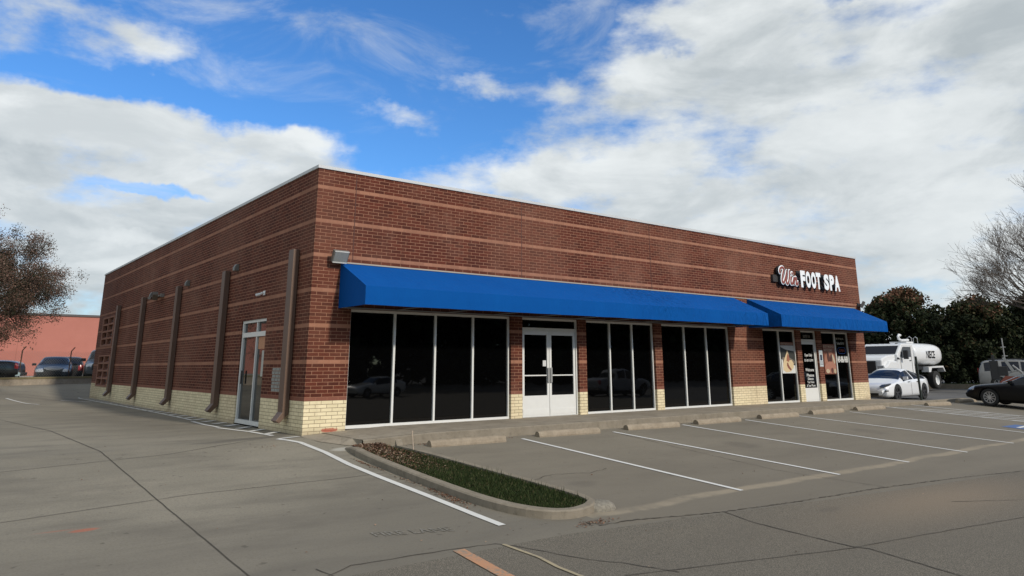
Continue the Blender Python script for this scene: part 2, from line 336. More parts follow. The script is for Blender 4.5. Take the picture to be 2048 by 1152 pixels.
def text_obj(name,txt,m,parent,origin,xdir,zdir,w,h,depth=.004,bold=0.0,font_extr=True,shear=0.0):
    cu=bpy.data.curves.new('lettering','FONT'); cu.body=txt; cu.extrude=.5; cu.offset=bold; cu.align_x='LEFT'; cu.shear=shear; cu.resolution_u=3
    tmp=bpy.data.objects.new('lettering',cu); COL.objects.link(tmp)
    dg=bpy.context.evaluated_depsgraph_get(); me=bpy.data.meshes.new_from_object(tmp.evaluated_get(dg))
    bpy.data.objects.remove(tmp)
    co=np.array([v.co[:] for v in me.vertices]); mn,mx=co.min(0),co.max(0)
    X=Vector(xdir);Z=Vector(zdir);Y=X.cross(Z)  # towards outside = -Y normal
    for v in me.vertices:
        a=(v.co.x-mn[0])/(mx[0]-mn[0])*w; b=(v.co.y-mn[1])/(mx[1]-mn[1])*h; c=(v.co.z+.5)*depth
        v.co=Vector(origin)+X*a+Z*b+Y*c*-1
    me.materials.clear(); me.materials.append(m)
    o=bpy.data.objects.new(name,me); COL.objects.link(o); o.parent=parent; return o
# ------------------------------------------------------------------ terrain
def sst(t): t=np.clip(t,0,1); return t*t*(3-2*t)
def Gf(x,y):
    x=np.asarray(x,float); y=np.asarray(y,float)
    z=np.maximum(.03+.072*y,-.65); z=np.where(y>0,0,z*sst(-y))
    a=sst((x-25.0)/.8)*(y>-3)
    z=np.where(a>0,np.minimum(z,-.13*a),z)
    z=z+ .14*sst((x-38)/10)*(y>-30)*sst((y+8)/6)
    s0=20+6*sst((x+4)/4); up=.60*sst((y-s0)/(30.0-s0))*sst((12-x)/6)
    return z+np.where(y>19,up,0)
def gz(x,y): return float(Gf(x,y))
def axis(segs):
    out=[]
    for a,b,st in segs: out+=list(np.arange(a,b,st))
    return out+[segs[-1][1]]
gx=axis([(-420,-60,60),(-60,-20,8),(-20,-8,2),(-8,2,.35),(2,24,1.0),(24,27,.25),(27,50,1.5),(50,110,10),(110,500,65)])
gy=axis([(-400,-70,66),(-70,-20,10),(-20,-9.9,1.0),(-9.9,-9,.15),(-9,-1,.5),(-1,.25,.125),(.25,19.25,1.0),(19.25,33,.5),(33,90,6),(90,600,85)])
XX,YY=np.meshgrid(gx,gy); ZZ=Gf(XX,YY); nx,ny=len(gx),len(gy)
vs=list(zip(XX.ravel().tolist(),YY.ravel().tolist(),ZZ.ravel().tolist()))
fs=[(j*nx+i,j*nx+i+1,(j+1)*nx+i+1,(j+1)*nx+i) for j in range(ny-1) for i in range(nx-1)]
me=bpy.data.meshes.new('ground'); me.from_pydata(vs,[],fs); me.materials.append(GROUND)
for p in me.polygons: p.use_smooth=True
o=bpy.data.objects.new('ground',me); COL.objects.link(o); tag(o,kind='structure')
def strip(mb,pts,w,h=.006,step=.25,wob=0.0,wvar=0.0):
    P=[np.array(p,float) for p in pts]; out=[]
    for a,b in zip(P[:-1],P[1:]):
        n=max(1,int(np.linalg.norm(b-a)/step))
        for i in range(n): out.append(a+(b-a)*i/n)
    out.append(P[-1]); L=[];Rr=[]
    for i,p in enumerate(out):
        d=out[min(i+1,len(out)-1)]-out[max(i-1,0)]; d=d/np.linalg.norm(d); nn=np.array((-d[1],d[0]))
        ww=w*(1+random.uniform(-wvar,wvar)); q=p+nn*random.uniform(-wob,wob)
        l=q+nn*ww/2; r_=q-nn*ww/2; L.append((l[0],l[1],gz(*l)+h)); Rr.append((r_[0],r_[1],gz(*r_)+h))
    for i in range(len(L)-1): mb.quad(Rr[i],Rr[i+1],L[i+1],L[i])
    return mb
# joints and cracks
j=MB()
strip(j,[(-4.65,10.6),(-4.03,5.2),(-3.9,-1.1),(-3.84,-5.4),(-3.79,-8.05),(-3.7,-9.4)],.016,step=.2,wob=.004)
strip(j,[(-12,-3.2),(-5.45,-1.7),(-3.02,-1.23),(-1.6,-.55),(-.6,.11)],.014,step=.2,wob=.008)
strip(j,[(-12,-6.6),(-5.63,-4.83),(-3.41,-4.42),(-.96,-4.37),(-.25,-4.3)],.012,step=.2,wob=.008)
strip(j,[(-14,8.5),(-4.5,6.3),(-.5,4.8)],.015,step=.4,wob=.01)
strip(j,[(-14,22),(-4.8,14.6),(-.6,13.5)],.02,step=.6,wob=.01)
j.build('slab_joints',CRACK,kind='structure')
j=MB()
strip(j,[(.62,-8.48),(1.26,-8.51),(2.0,-8.7),(2.75,-8.86),(4.43,-9.05),(6.54,-9.19),(8.86,-9.48),(11.12,-9.98),(18,-10.6),(40,-12)],.022,h=.007,step=.05,wob=.016,wvar=.9)
strip(j,[(2.75,-8.86),(2.5,-10.1),(2.34,-11.02),(2.41,-11.17),(2.01,-12.31),(1.8,-14)],.02,step=.15,wob=.008,wvar=.4)
strip(j,[(2.34,-11.02),(5.9,-11.66),(9,-12.2)],.014,step=.15,wob=.008,wvar=.4)
strip(j,[(2.34,-11.05),(-.64,-10.13)],.016,step=.15,wob=.008,wvar=.4)
strip(j,[(6.36,-10.5),(8.6,-11.9)],.016,step=.15,wob=.006,wvar=.4)
strip(j,[(6.92,-2.77),(6.42,-7.34),(6.87,-9.2)],.012,step=.15,wob=.02,wvar=.6)
strip(j,[(1.6,-5.9),(2.2,-5.7),(2.9,-5.9),(3.5,-5.75)],.012,step=.1,wob=.03,wvar=.6)
strip(j,[(-4.2,-8.9),(-3.12,-8.45),(-2.8,-8.28),(-1.62,-8.35),(-1.04,-8.43),(-.91,-8.6)],.014,step=.1,wob=.01,wvar=.4)
strip(j,[(-.91,-8.58),(-.56,-9.29),(-.3,-9.75),(-.1,-10.4)],.016,step=.1,wob=.012,wvar=.4)
strip(j,[(-3.15,-8.2),(-3.0,-8.9)],.012,step=.1,wob=.01,wvar=.4)
j.build('pavement_cracks',CRACK,kind='structure')
# painted markings
def pline(name,pts,w,m=PAINT,h=.009,**kw): return strip(MB(),pts,w,h=h).build(name,m,kind='structure')
for a,b in (((4.17,-2.4),(4.22,-8.14)),((7.0,-2.47),(7.18,-8.22)),((9.87,-2.29),(10.0,-8.23)),((12.73,-2.3),(12.9,-8.27)),((15.53,-2.22),(15.94,-8.23)),((18.7,-2.38),(19.0,-8.2)),((22.1,-1.98),(22.6,-8.2)),((24.2,-1.98),(24.9,-8.2))):
    pline('parking_line',[a,b],.10)
hm=MB()
for i in range(6): strip(hm,[(22.15+.07*i,-2.2-.95*i),(24.3+.1*i,-4.7-.95*i)],.1,h=.009)
hm.build('hatched_access_aisle',PAINT,kind='structure')
pline('kerbside_line',[(-.67,-.35),(-.42,-.95),(-.42,-2.16),(-.52,-3.44),(-.53,-4.58),(-.51,-5.96),(-.51,-7.25),(-.5,-7.85)],.115,PAINTW)
pline('kerbside_line',[(-.62,-.33),(-.12,-.12)],.11,PAINT)
hm=MB(); strip(hm,[(-.49,26.2),(-.47,22),(-.40,16.8),(-.40,10.7),(-.48,6.6)],.09,h=.009)
strip(hm,[(-.62,6.1),(-.69,4.65),(-.66,3.6)],.10,h=.009); strip(hm,[(-.75,3.45),(-.51,1.78),(-.47,.45)],.11,h=.009)
for yy in np.arange(.9,25.5,.95):
    strip(hm,[(-.46,yy),(-.05,yy+.36)],.17,h=.014)
hm.build('hatched_edge_marking',PAINT,kind='structure')
pline('faded_bay_line',[(-1.5,24.0),(-.7,21.2)],.1,PAINT); pline('faded_bay_line',[(-3.6,23.6),(-2.7,20.4)],.1,PAINT)
pline('orange_paint_strip',[(-1.55,-8.42),(-1.62,-9.5),(-1.7,-10.6)],.15,ORANGE)
pline('faded_yellow_strip',[(-.98,-8.5),(-.92,-9.1),(-1.0,-9.8),(-1.05,-10.5)],.05,YEL)
hb=MB(); hb.quad((19.9,-7.35,gz(19.7,-7.35)+.008),(21.1,-7.35,gz(21,-7.35)+.008),(21.1,-6.6,gz(21,-6.6)+.008),(19.9,-6.6,gz(19.7,-6.6)+.008)); hb.build('accessible_bay_marking',BLUEP,kind='structure')
strip(MB(),[(20.1,-7.0),(20.9,-6.95)],.12,h=.014).build('accessible_bay_symbol',PAINT,kind='structure')
t=text_obj('fire_lane_stencil','FIRE LANE',mk_paint('ghost_paint',(.44,.415,.36),.475,(.235,.212,.168)),None,(0,0,0),(1,0,0),(0,1,0),1.0,.30,.003)
for v in t.data.vertices:
    X_=-2.1+v.co.x*.95; Y_=-7.5-.25*v.co.x+v.co.y*.6; v.co=(X_,Y_,gz(X_,Y_)+.007)
tag(t,kind='structure')
# foreground street slab edge, slightly lighter
# sidewalk along the shop front
def sw_z(x): return float(np.interp(x,[-1,.6,2.0,16,21,26.3],[.0,.035,.085,.085,.05,-.0]))
sw=MB(); xs=[.45,1.0,2.0,3.5,5,6.5,8,9.5,11,12.5,14,15.5,17,18.5,20,21.5,23,24.5,25.2,25.95]
for a,b in zip(xs[:-1],xs[1:]):
    za,zb=sw_z(a),sw_z(b); ya,yb=(-1.95 if a<1 else -1.86),(-1.95 if b<1 else -1.86)
    y1=.3 if b<25.1 else 20.0
    g_=.006
    sw.quad((a+g_,ya,za),(b-g_,yb,zb),(b-g_,y1,zb+.015),(a+g_,y1,za+.015))
    sw.quad((a,ya+.02,za-.02),(b,yb+.02,zb-.02),(b,y1,zb-.02),(a,y1,za-.02))
o=sw.build('sidewalk',SIDEWALK,kind='structure',fix=False)
ap=MB()   # ramped apron that joins the sidewalk to the driveway at the corner
pa=[(.45,-1.95),(.2,-1.5),(-.05,-1.0),(-.12,-.3),(-.02,-.01)]
for p,q in zip(pa[:-1],pa[1:]): ap.quad((p[0],p[1],gz(*p)+.008),(.45,p[1],.035*(1+p[1]/8)+.0),(.45,q[1],.035),(q[0],q[1],gz(*q)+.008))
ap.build('sidewalk_apron',SIDEWALK,kind='structure',fix=False)
cb=MB()
for a,b in zip(xs[:-1],xs[1:]):
    a2=max(a,.45); za,zb=sw_z(a2)+.004,sw_z(b)+.004
    seg=[(-1.86,0),(-1.985,0),(-2.0,-.02)]
    cb.quad((a2,-2.0,-.4),(b,-2.0,-.4),(b,-2.0,zb-.02),(a2,-2.0,za-.02)); cb.quad((a2,-2.0,za-.02),(b,-2.0,zb-.02),(b,-1.975,zb),(a2,-1.975,za)); cb.quad((a2,-1.975,za),(b,-1.975,zb),(b,-1.86,zb),(a2,-1.86,za))
cb.quad((25.95,-2.0,-.4),(25.95,20,-.4),(25.95,20,.0),(25.95,-2.0,.0))
cb.build('sidewalk_kerb',CURB,kind='structure')
kb=MB(); kb.box(25.97,29.6,-1.95,-1.75,-.4,-.0); kb.box(29.6,34,-1.95,-1.75,-.4,-.03); kb.build('side_lot_kerb',CURB,kind='structure',bevel=.02)
# planting island
def isl(off):  # outline offset inwards
    return [(.9-off*.4,-1.96),(.08+off,-1.96),(-.12+off,-3.0),(-.20+off,-5.0),(-.20+off,-6.6),(-.10+off,-7.35),(.12+off,-7.85-off*-.9),(.5+off*.3,-8.08+off),(1.0-off*.2,-8.0+off*1.0),(1.36-off,-7.65),(1.32-off,-6.5),(1.20-off,-5.0),(1.12-off,-3.6),(.98-off,-2.6)]
def chk(P,it=2):
    for _ in range(it):
        Q=[P[0],P[1]]
        for a,b in zip(P[1:-1],P[2:]): Q+=[(a[0]*.75+b[0]*.25,a[1]*.75+b[1]*.25),(a[0]*.25+b[0]*.75,a[1]*.25+b[1]*.75)]
        P=Q+[P[-1]]
    return P
ou,inn=chk(isl(0)),chk(isl(.15)); cu=MB(); H=.115
def dens(P,n=4):
    out=[]
    for a,b in zip(P,P[1:]+P[:1]):
        for i in range(n): t=i/n; out.append((a[0]+(b[0]-a[0])*t,a[1]+(b[1]-a[1])*t))
    return out
# curb only around sides and front (not along the sidewalk)
k0=1; O=ou[1:]+ou[:0]; I=inn[1:]
for i in range(len(O)-1):
    a,b,c,d=O[i],O[i+1],I[i+1],I[i]
    h2=H
    ha=lambda p: min(1,.25+max(0,-1.96-p[1])/.7) if p[0]<.5 else 1
    za=gz(*a)+H*ha(a); zb=gz(*b)+H*ha(b)
    if i+1==len(O)-1: zb=.035+.03
    cu.quad((*a,gz(*a)-.1),(*b,gz(*b)-.1),(*b,zb-.02),(*a,za-.02)); 
    a2=(a[0]*.85+d[0]*.15,a[1]*.85+d[1]*.15); b2=(b[0]*.85+c[0]*.15,b[1]*.85+c[1]*.15)
    cu.quad((*a,za-.02),(*b,zb-.02),(*b2,zb),(*a2,za)); cu.quad((*a2,za),(*b2,zb),(*c,zb),(*d,za)); cu.quad((*d,za),(*c,zb),(*c,gz(*c)-.05),(*d,gz(*d)-.05))
cu.build('island_kerb',CURB,kind='structure')
st_=MB(); rg=random.Random(3); NS=20
for k_,(rr_,zz_) in enumerate([(1.0,-.06),(1.0,.01),(.93,.05),(.72,.085),(.4,.10),(.02,.105)]):
    for i in range(NS):
        a=2*math.pi*i/NS; jj=1+rg.uniform(-.05,.05); st_.v.append((1.25+math.cos(a)*.30*rr_*jj,-7.78+math.sin(a)*.24*rr_*jj,gz(1.25,-7.8)+zz_+rg.uniform(-.006,.006)))
for k_ in range(5):
    for i in range(NS): a=k_*NS+i;b=k_*NS+(i+1)%NS; st_.f.append((a,b,b+NS,a+NS)); st_.uv.append(None)
st_.build('broken_kerb_end',PEB,kind='structure',smooth=True)
so_=MB(); 
SOIL=mk_conc('mulch_soil',(.05,.034,.024),(.085,.058,.042),(.025,.018,.013),6,.6)
ib=min(range(len(inn)),key=lambda i:inn[i][1]); LSS=inn[1:ib+1]; RSS=inn[ib:]+[inn[0]]
for k in range(24):
    y0=-1.97-(8.0-2.05)*k/24; y1=-1.97-(8.0-2.05)*(k+1)/24
    def edge(y,sidepts):
        pts=sorted(sidepts,key=lambda p:-p[1]); ys=[-p[1] for p in pts]; return float(np.interp(-y,ys,[p[0] for p in pts]))
    Ls,Rs=LSS,RSS
    l0,l1,r0_,r1_=edge(y0,Ls),edge(y1,Ls),edge(y0,Rs),edge(y1,Rs)
    so_.quad((l0-.03,y0,gz(.5,y0)+.06),(r0_+.03,y0,gz(.5,y0)+.06),(r1_+.03,y1,gz(.5,y1)+.06),(l1-.03,y1,gz(.5,y1)+.06))
so_.build('island_soil',SOIL,kind='structure')
def in_isl(x,y):
    Ls,Rs=LSS,RSS
    l=float(np.interp(-y,[-p[1] for p in LSS],[p[0] for p in LSS])); pts=sorted(Rs,key=lambda p:-p[1]); r_=float(np.interp(-y,[-p[1] for p in pts],[p[0] for p in pts])); return l<x<r_
def soup(name,tris,tint,m,parent=None,quads=False,**kw):
    A=np.asarray(tris,dtype=np.float32); n,k,_=A.shape
    me=bpy.data.meshes.new(name); me.vertices.add(n*k); me.vertices.foreach_set('co',A.reshape(-1)); me.loops.add(n*k); me.loops.foreach_set('vertex_index',np.arange(n*k,dtype=np.int32))
    me.polygons.add(n); me.polygons.foreach_set('loop_start',np.arange(0,n*k,k,dtype=np.int32)); me.update(calc_edges=True)
    at=me.attributes.new('tint','FLOAT','POINT'); at.data.foreach_set('value',np.repeat(np.asarray(tint,dtype=np.float32),k))
    me.materials.append(m); o=bpy.data.objects.new(name,me); COL.objects.link(o); o.parent=parent; tag(o,**kw); return o
GRASS=mk_leaf('grass_blades',[(.010,.017,.005),(.022,.036,.010),(.045,.062,.018),(.14,.11,.06)])
tr=[];ti=[]
while len(tr)<21000:
    y=random.uniform(-7.95,-2.2); x=random.uniform(-.1,1.3)
    if not in_isl(x,y): continue
    pden=float(np.interp(-y,[2.2,3.0,3.8,4.6,5.2,7.9],[.02,.10,.25,.6,1.0,1.0]))*(1.0)
    if -y<4.9: pden*= (1.6 if x>.7 else .7)
    if random.random()>pden: continue
    edge_=1.9 if (x>1.0 and random.random()<.12) else 1
    h=random.uniform(.03,.075)*edge_; a=random.uniform(0,6.28); w=.006*random.uniform(.8,1.6); lx,ly=random.uniform(-.04,.04),random.uniform(-.04,.04); z=gz(.5,y)+.058
    tr.append([(x-w*math.cos(a),y-w*math.sin(a),z),(x+w*math.cos(a),y+w*math.sin(a),z),(x+lx,y+ly,z+h)]); ti.append(min(1,max(0,random.gauss(.35,.2))) if random.random()>.04 else .95)
soup('grass',tr,ti,GRASS,kind='stuff')
LITTER=mk_leaf('dry_leaves',[(.06,.028,.018),(.13,.06,.035),(.22,.13,.085),(.36,.28,.20)])
qd=[];ti=[]
def litter(x,y,z,s=.02):
    a=random.uniform(0,6.28); tx=random.uniform(-.6,.6); l=s*random.uniform(.6,1.4); w=l*.5
    c,s_=math.cos(a),math.sin(a)
    qd.append([(x-c*l,y-s_*l,z),(x+s_*w,y-c*w,z+tx*w+.003),(x+c*l,y+s_*l,z+.004),(x-s_*w,y+c*w,z-tx*w+.008)]); ti.append(random.random())
n=0
while n<4200:
    y=random.uniform(-5.6,-2.0); x=random.uniform(-.1,1.2)
    if in_isl(x,y) and random.random()<float(np.interp(-y,[2,3.8,5.2],[1,.7,.05])): litter(x,y,gz(.5,y)+.064+random.uniform(0,.02)); n+=1
for cx,cy,sx_,sy_,k in ((-.24,-3.6,.03,.3,120),(-.27,-5.0,.03,.2,50),(-.27,-6.15,.05,.32,230),(-.35,-6.6,.06,.2,60),(.65,-8.35,.16,.05,120),(-1.2,-1.2,.25,.15,22),(1.75,-2.1,.4,.05,60)):
    for _ in range(k):
        x,y=random.gauss(cx,sx_),random.gauss(cy,sy_); 
        if cx<0 and cx>-.5 and x>-.215: x=-.23-abs(x+.215)
        litter(x,y,gz(x,y)+.008,.017)
for sx0 in (1.7,4.7,7.6,10.4,13.4,16.4,19.4):
    for _ in range(70): x=sx0+random.uniform(-.2,2.4); y=-2.12-abs(random.gauss(0,.12)); litter(x,y,gz(x,y)+.01,.016)
for _ in range(260):
    x=random.uniform(-7,12); y=random.uniform(-11,4); 
    if x>-.3 and y>-8.3 : continue
    litter(x,y,gz(x,y)+.008,.014)
for _ in range(150): x=random.uniform(1.6,20); y=random.uniform(-8,-2.8); litter(x,y,gz(x,y)+.008,.014)
soup('leaf_litter',qd,ti,LITTER,kind='stuff')
rd=MB(); rd.tube([(.93,-3.15,gz(.9,-3.1)+.03),(.885,-3.15,gz(.9,-3.1)+.42)],.012,8); rd.tube([(.885,-3.15,gz(.9,-3.1)+.42),(.884,-3.15,gz(.9,-3.1)+.45)],.018,8)
rod=rd.build('marker_stake',mat('stake_paint',(.42,.34,.26),.7,var=.35,scale=20)); tag(rod,'thin weathered stake leaning slightly in the planting island','stake')
# wheel stops
def wheel_stop(x0,y0,x1,y1,label):
    L=math.hypot(x1-x0,y1-y0); ang=math.atan2(y1-y0,x1-x0); cx,cy=(x0+x1)/2,(y0+y1)/2
    mb=MB(); pr=[(-.105,-.03),(-.105,.03),(-.085,.085),(-.05,.118),(0,.13),(.05,.118),(.085,.085),(.105,.03),(.105,-.03)]
    n=12; base=len(mb.v)
    for i in range(n+1):
        t=-L/2+L*i/n; s_=1 if 0<i<n else .93
        for (a,b) in pr: mb.v.append((t+random.uniform(-.004,.004),a*s_+random.uniform(-.003,.003),b*s_+random.uniform(-.004,.003)))
    k=len(pr)
    for i in range(n):
        for q in range(k-1): mb.f.append((i*k+q,(i+1)*k+q,(i+1)*k+q+1,i*k+q+1)); mb.uv.append(None)
    mb.f.append(tuple(range(k))); mb.f.append(tuple(n*k+q for q in range(k))[::-1]); mb.uv+=[None,None]
    o=mb.build('wheel_stop',STOP); o.location=(cx,cy,gz(cx,cy)+.004); o.rotation_euler=(R(4.1),0,ang)
    tag(o,label,'wheel stop','concrete wheel stops along the shop front')
WL=['pale rounded concrete wheel stop nearest the planting island','concrete wheel stop in front of the white double doors','concrete wheel stop below the first three-pane window right of the doors','concrete wheel stop below the second three-pane window right of the doors','concrete wheel stop below the window with the foot poster','concrete wheel stop below the window with the massage poster','concrete wheel stop just left of the hatched aisle','short-looking concrete wheel stop beside the dark metal post']
WS=[(1.72,-2.42,3.58,-2.5),(4.69,-2.3,6.52,-2.42),(7.6,-2.33,9.5,-2.42),(10.36,-2.35,12.3,-2.38),(13.45,-2.3,15.4,-2.36),(16.42,-2.25,18.4,-2.25),(19.42,-2.2,21.3,-2.28),(24.6,-2.4,26.2,-2.6)]
for w_,l_ in zip(WS,WL): wheel_stop(*w_,l_)
wheel_stop(27.9,-2.25,29.6,-2.3,'concrete wheel stop in shadow under the black car nose')
ps=MB(); ps.obox((26.5,-1.4,.86),(1,0,0),(0,1,0),(-.02,.0,1),.035,.035,.92); pst=ps.build('sign_post',mat('green_black_steel',(.028,.038,.032),.6)); tag(pst,'tall bare dark steel post standing in front of the white sedan','post')
# ------------------------------------------------------------------ commercial building
LX,LY,HB=24.98,26.5,6.0
bld=empty('commercial_building',(0,0,0),0,'one-storey red brick shop building with tan stripes, cream brick base and white roof edge','building')
def wall(name,U0,U1,Z0,Z1,ops,P,depth):
    """P(u,z,d)->point ; d=recess depth"""
    mb=MB(); us=sorted({U0,U1}|{o[0] for o in ops}|{o[1] for o in ops}); zs=sorted({Z0,Z1}|{o[2] for o in ops}|{o[3] for o in ops})
    for a,b in zip(us[:-1],us[1:]):
        for c,d in zip(zs[:-1],zs[1:]):
            if any(o[0]<=a and b<=o[1] and o[2]<=c and d<=o[3] for o in ops): continue
            mb.quad(P(a,c,0),P(b,c,0),P(b,d,0),P(a,d,0),uv=((a,c),(b,c),(b,d),(a,d)))
    for (a,b,c,d) in ops:
        D=depth
        mb.quad(P(a,c,0),P(a,c,D),P(a,d,D),P(a,d,0),uv=((a,c),(a-D,c),(a-D,d),(a,d)))
        mb.quad(P(b,c,0),P(b,c,D),P(b,d,D),P(b,d,0),uv=((b,c),(b+D,c),(b+D,d),(b,d)))
        mb.quad(P(a,d,0),P(b,d,0),P(b,d,D),P(a,d,D),uv=((a,d),(b,d),(b,d+D),(a,d+D)))
        mb.quad(P(a,c,0),P(b,c,0),P(b,c,D),P(a,c,D),uv=((a,c),(b,c),(b,c+D),(a,c+D)))
    return mb
PF=lambda u,z,d:(u,d,z)
PS=lambda u,z,d:(d,u,z)
ZT=2.76
bays=[(1.0,5.71),(6.10,8.20),(8.50,11.50),(11.84,15.45),(17.45,19.68),(20.0,21.18),(21.5,23.72)]
fz=lambda a:sw_z(a)-.02
fops=[(a,b,-.02,ZT) for a,b in bays]
wall('w',0,LX,-.4,HB,fops,PF,.22).build('front_wall',BRICK,bld,fix=False)
vents=[(22.45,25.55,2.40,3.76),(22.25,25.45,.66,2.02)]
vents=[(22.55,25.35,2.42,3.80),(22.5,25.3,.58,2.02)]
sops=[(2.70,4.58,.0,2.66)]+vents
wall('w',0,LY,-.4,HB,sops,PS,.22).build('side_wall',BRICK,bld,fix=False)
mb=MB(); mb.quad((LX,0,-.4),(LX,LY,-.4),(LX,LY,HB),(LX,0,HB),uv=((0,-.4),(LY,-.4),(LY,HB),(0,HB))); mb.quad((LX,LY,-.4),(0,LY,-.4),(0,LY,HB),(LX,LY,HB),uv=((0,-.4),(LX,-.4),(LX,HB),(0,HB))); mb.build('rear_wall',BRICK,bld,fix=False)
mb=MB(); mb.quad((.05,.05,5.9),(LX-.05,.05,5.9),(LX-.05,LY-.05,5.9),(.05,LY-.05,5.9)); mb.build('roof',mat('roof_membrane',(.5,.5,.48)),bld)
cp=MB(); e=.03
xs2=[-e,4.05,8.1,12.15,16.2,20.25,LX+e]
for a,b in zip(xs2[:-1],xs2[1:]): cp.box(a+.003,b-.003,-e,.28,HB,HB+.075)
ys2=[.28,5,10,15,20,LY+e]
for a,b in zip(ys2[:-1],ys2[1:]): cp.box(-e,.28,a+.003,b-.003,HB,HB+.075)
cp.box(LX-.28,LX+e,.283,LY+e,HB,HB+.073); cp.build('coping',mat('coping_metal',(.50,.51,.51),.5,var=.08,scale=2),bld)
for x,z0 in ((.97,3.9),(6.08,3.84),(11.45,3.84)): 
    cj=MB(); cj.box(x-.009,x+.009,-.004,.02,z0,HB-.01); cj.build('control_joint',mat('joint_sealant',(.075,.03,.022),.8),bld)
fl=MB(); fl.box(15.4,16.7,-.012,.02,3.8,3.83); fl.box(.6,24.5,-.02,.02,3.805,3.835); fl.build('awning_flashing',mat('flashing',(.34,.31,.26),.6),bld)
# windows
def window(a,b,z0,z1,mull,P,label=None,name='window',rec=.085,top=.06,side=.045,bot=.07):
    fr=MB()
    def bx(u0,u1,c0,c1,d0,d1):
        q0=P(u0,c0,d0);q1=P(u1,c1,d1); fr.box(min(q0[0],q1[0]),max(q0[0],q1[0]),min(q0[1],q1[1]),max(q0[1],q1[1]),c0,c1)
    bx(a+.002,b-.002,z1-top,z1-.002,rec,rec+.1); bx(a+.002,b-.002,z0,z0+bot,rec-.01,rec+.1)
    bx(a+.002,a+side,z0+bot,z1-top,rec,rec+.1); bx(b-side,b-.002,z0+bot,z1-top,rec,rec+.1)
    w=bpy.data.objects.new(name,None) ; 
    fo=fr.build(name,ALU,bld)
    edges=[a+side]+list(mull)+[b-side]
    for m_ in mull:
        mm=MB(); q0=P(m_-.026,0,rec);q1=P(m_+.026,0,rec+.1); mm.box(min(q0[0],q1[0]),max(q0[0],q1[0]),min(q0[1],q1[1]),max(q0[1],q1[1]),z0+bot,z1-top); mm.build('mullion',ALU,fo)
    for c,d in zip(edges[:-1],edges[1:]):
        gm_=MB(); D=rec+.05; gm_.quad(P(c,z0+bot,D),P(d,z0+bot,D),P(d,z1-top,D),P(c,z1-top,D)); gm_.build('pane',GLASS,fo)
    if label: fo['label']=label
    return fo
def mu(*xs): return [x+.1*(x+6.6)/15.93 for x in xs]
window(1.0,5.71,sw_z(2)-.0,ZT,mu(2.16,3.31,4.455),PF,'four-pane dark shop window left of the double doors')
window(8.50,11.50,sw_z(9),ZT,mu(9.46,10.44),PF,'three-pane dark shop window right of the double doors')
window(11.84,15.45,sw_z(12),ZT,mu(12.94,14.1),PF,'three-pane dark shop window under the first awning end')
window(17.45,19.68,sw_z(18),ZT,mu(18.45),PF,'two-pane window carrying the foot poster')
window(21.5,23.72,sw_z(22),ZT,mu(22.51),PF,'two-pane window carrying the massage poster')
# front double door
def door_unit(a,b,z0,head,ztop,P,leaves,rec=.085):
    fr=MB()
    def bx(m_,u0,u1,c0,c1,d0,d1):
        q0=P(u0,c0,d0);q1=P(u1,c1,d1); m_.box(min(q0[0],q1[0]),max(q0[0],q1[0]),min(q0[1],q1[1]),max(q0[1],q1[1]),c0,c1)
    bx(fr,a+.002,b-.002,ztop-.06,ztop-.002,rec,rec+.1); bx(fr,a+.002,a+.05,z0,ztop-.06,rec,rec+.1); bx(fr,b-.05,b-.002,z0,ztop-.06,rec,rec+.1); bx(fr,a+.05,b-.05,head-.03,head+.05,rec-.008,rec+.1)
    bx(fr,a+.05,b-.05,z0-.01,z0+.02,rec,rec+.1)
    fo=fr.build('door',ALU,bld)
    tm=MB(); tm.quad(P(a+.05,head+.05,rec+.05),P(b-.05,head+.05,rec+.05),P(b-.05,ztop-.06,rec+.05),P(a+.05,ztop-.06,rec+.05)); tm.build('transom_pane',GLASS,fo)
    for i,(u0,u1,kick,hs) in enumerate(leaves):
        lf=MB(); zt=head-.035; zb=z0+.025; s=.075; d0,d1=rec+.012,rec+.06
        bx(lf,u0,u0+s,zb,zt,d0,d1); bx(lf,u1-s,u1,zb,zt,d0,d1); bx(lf,u0+s,u1-s,zt-.11,zt,d0,d1); bx(lf,u0+s,u1-s,zb,zb+kick,d0,d1); bx(lf,u0+.02,u1-.02,zb+.05,zb+.19,d0-.008,d0)
        lf.build('door_leaf',ALU if i<5 else ALU,fo)
        gl=MB(); gl.quad(P(u0+s,zb+kick,d0+.03),P(u1-s,zb+kick,d0+.03),P(u1-s,zt-.11,d0+.03),P(u0+s,zt-.11,d0+.03)); gl.build('door_pane',GLASS,fo)
        if hs:
            hb_=MB(); hu=(u1-.04) if hs>0 else (u0+.04)
            q=P(hu,0,d0-.05)
            pts=[P(hu,1.02,d0),P(hu,1.02,d0-.05),P(hu,1.36,d0-.05),P(hu,1.36,d0)]; bx(hb_,hu-.035,hu+.035,1.0,1.40,d0-.035,d0-.022); bx(hb_,hu-.01,hu+.01,1.03,1.06,d0-.022,d0); bx(hb_,hu-.01,hu+.01,1.34,1.37,d0-.022,d0)
            hb_.build('handle',GREYMET,fo)
            pb=MB(); bx(pb,u0+s,u1-s,1.18,1.21,d0+.012,d0+.022); pb.build('push_bar',ALU,fo)
    return fo
dz=sw_z(7)
dd=door_unit(6.10,8.20,dz,2.44,ZT,PF,[(6.17,7.135,.55,1),(7.15,8.13,.55,-1)]); dd['label']='white framed glass double doors with pale kick panels'
lk=MB(); lk.box(6.90,7.02,.09,.105,1.44,1.60); lk.build('lock_box',mat('lock_white',(.55,.55,.54)),dd)
d2=door_unit(20.0,21.18,sw_z(20.6),2.38,ZT,PF,[(20.07,21.11,.50,0)]); d2['label']='single glass shop door with white lettering'
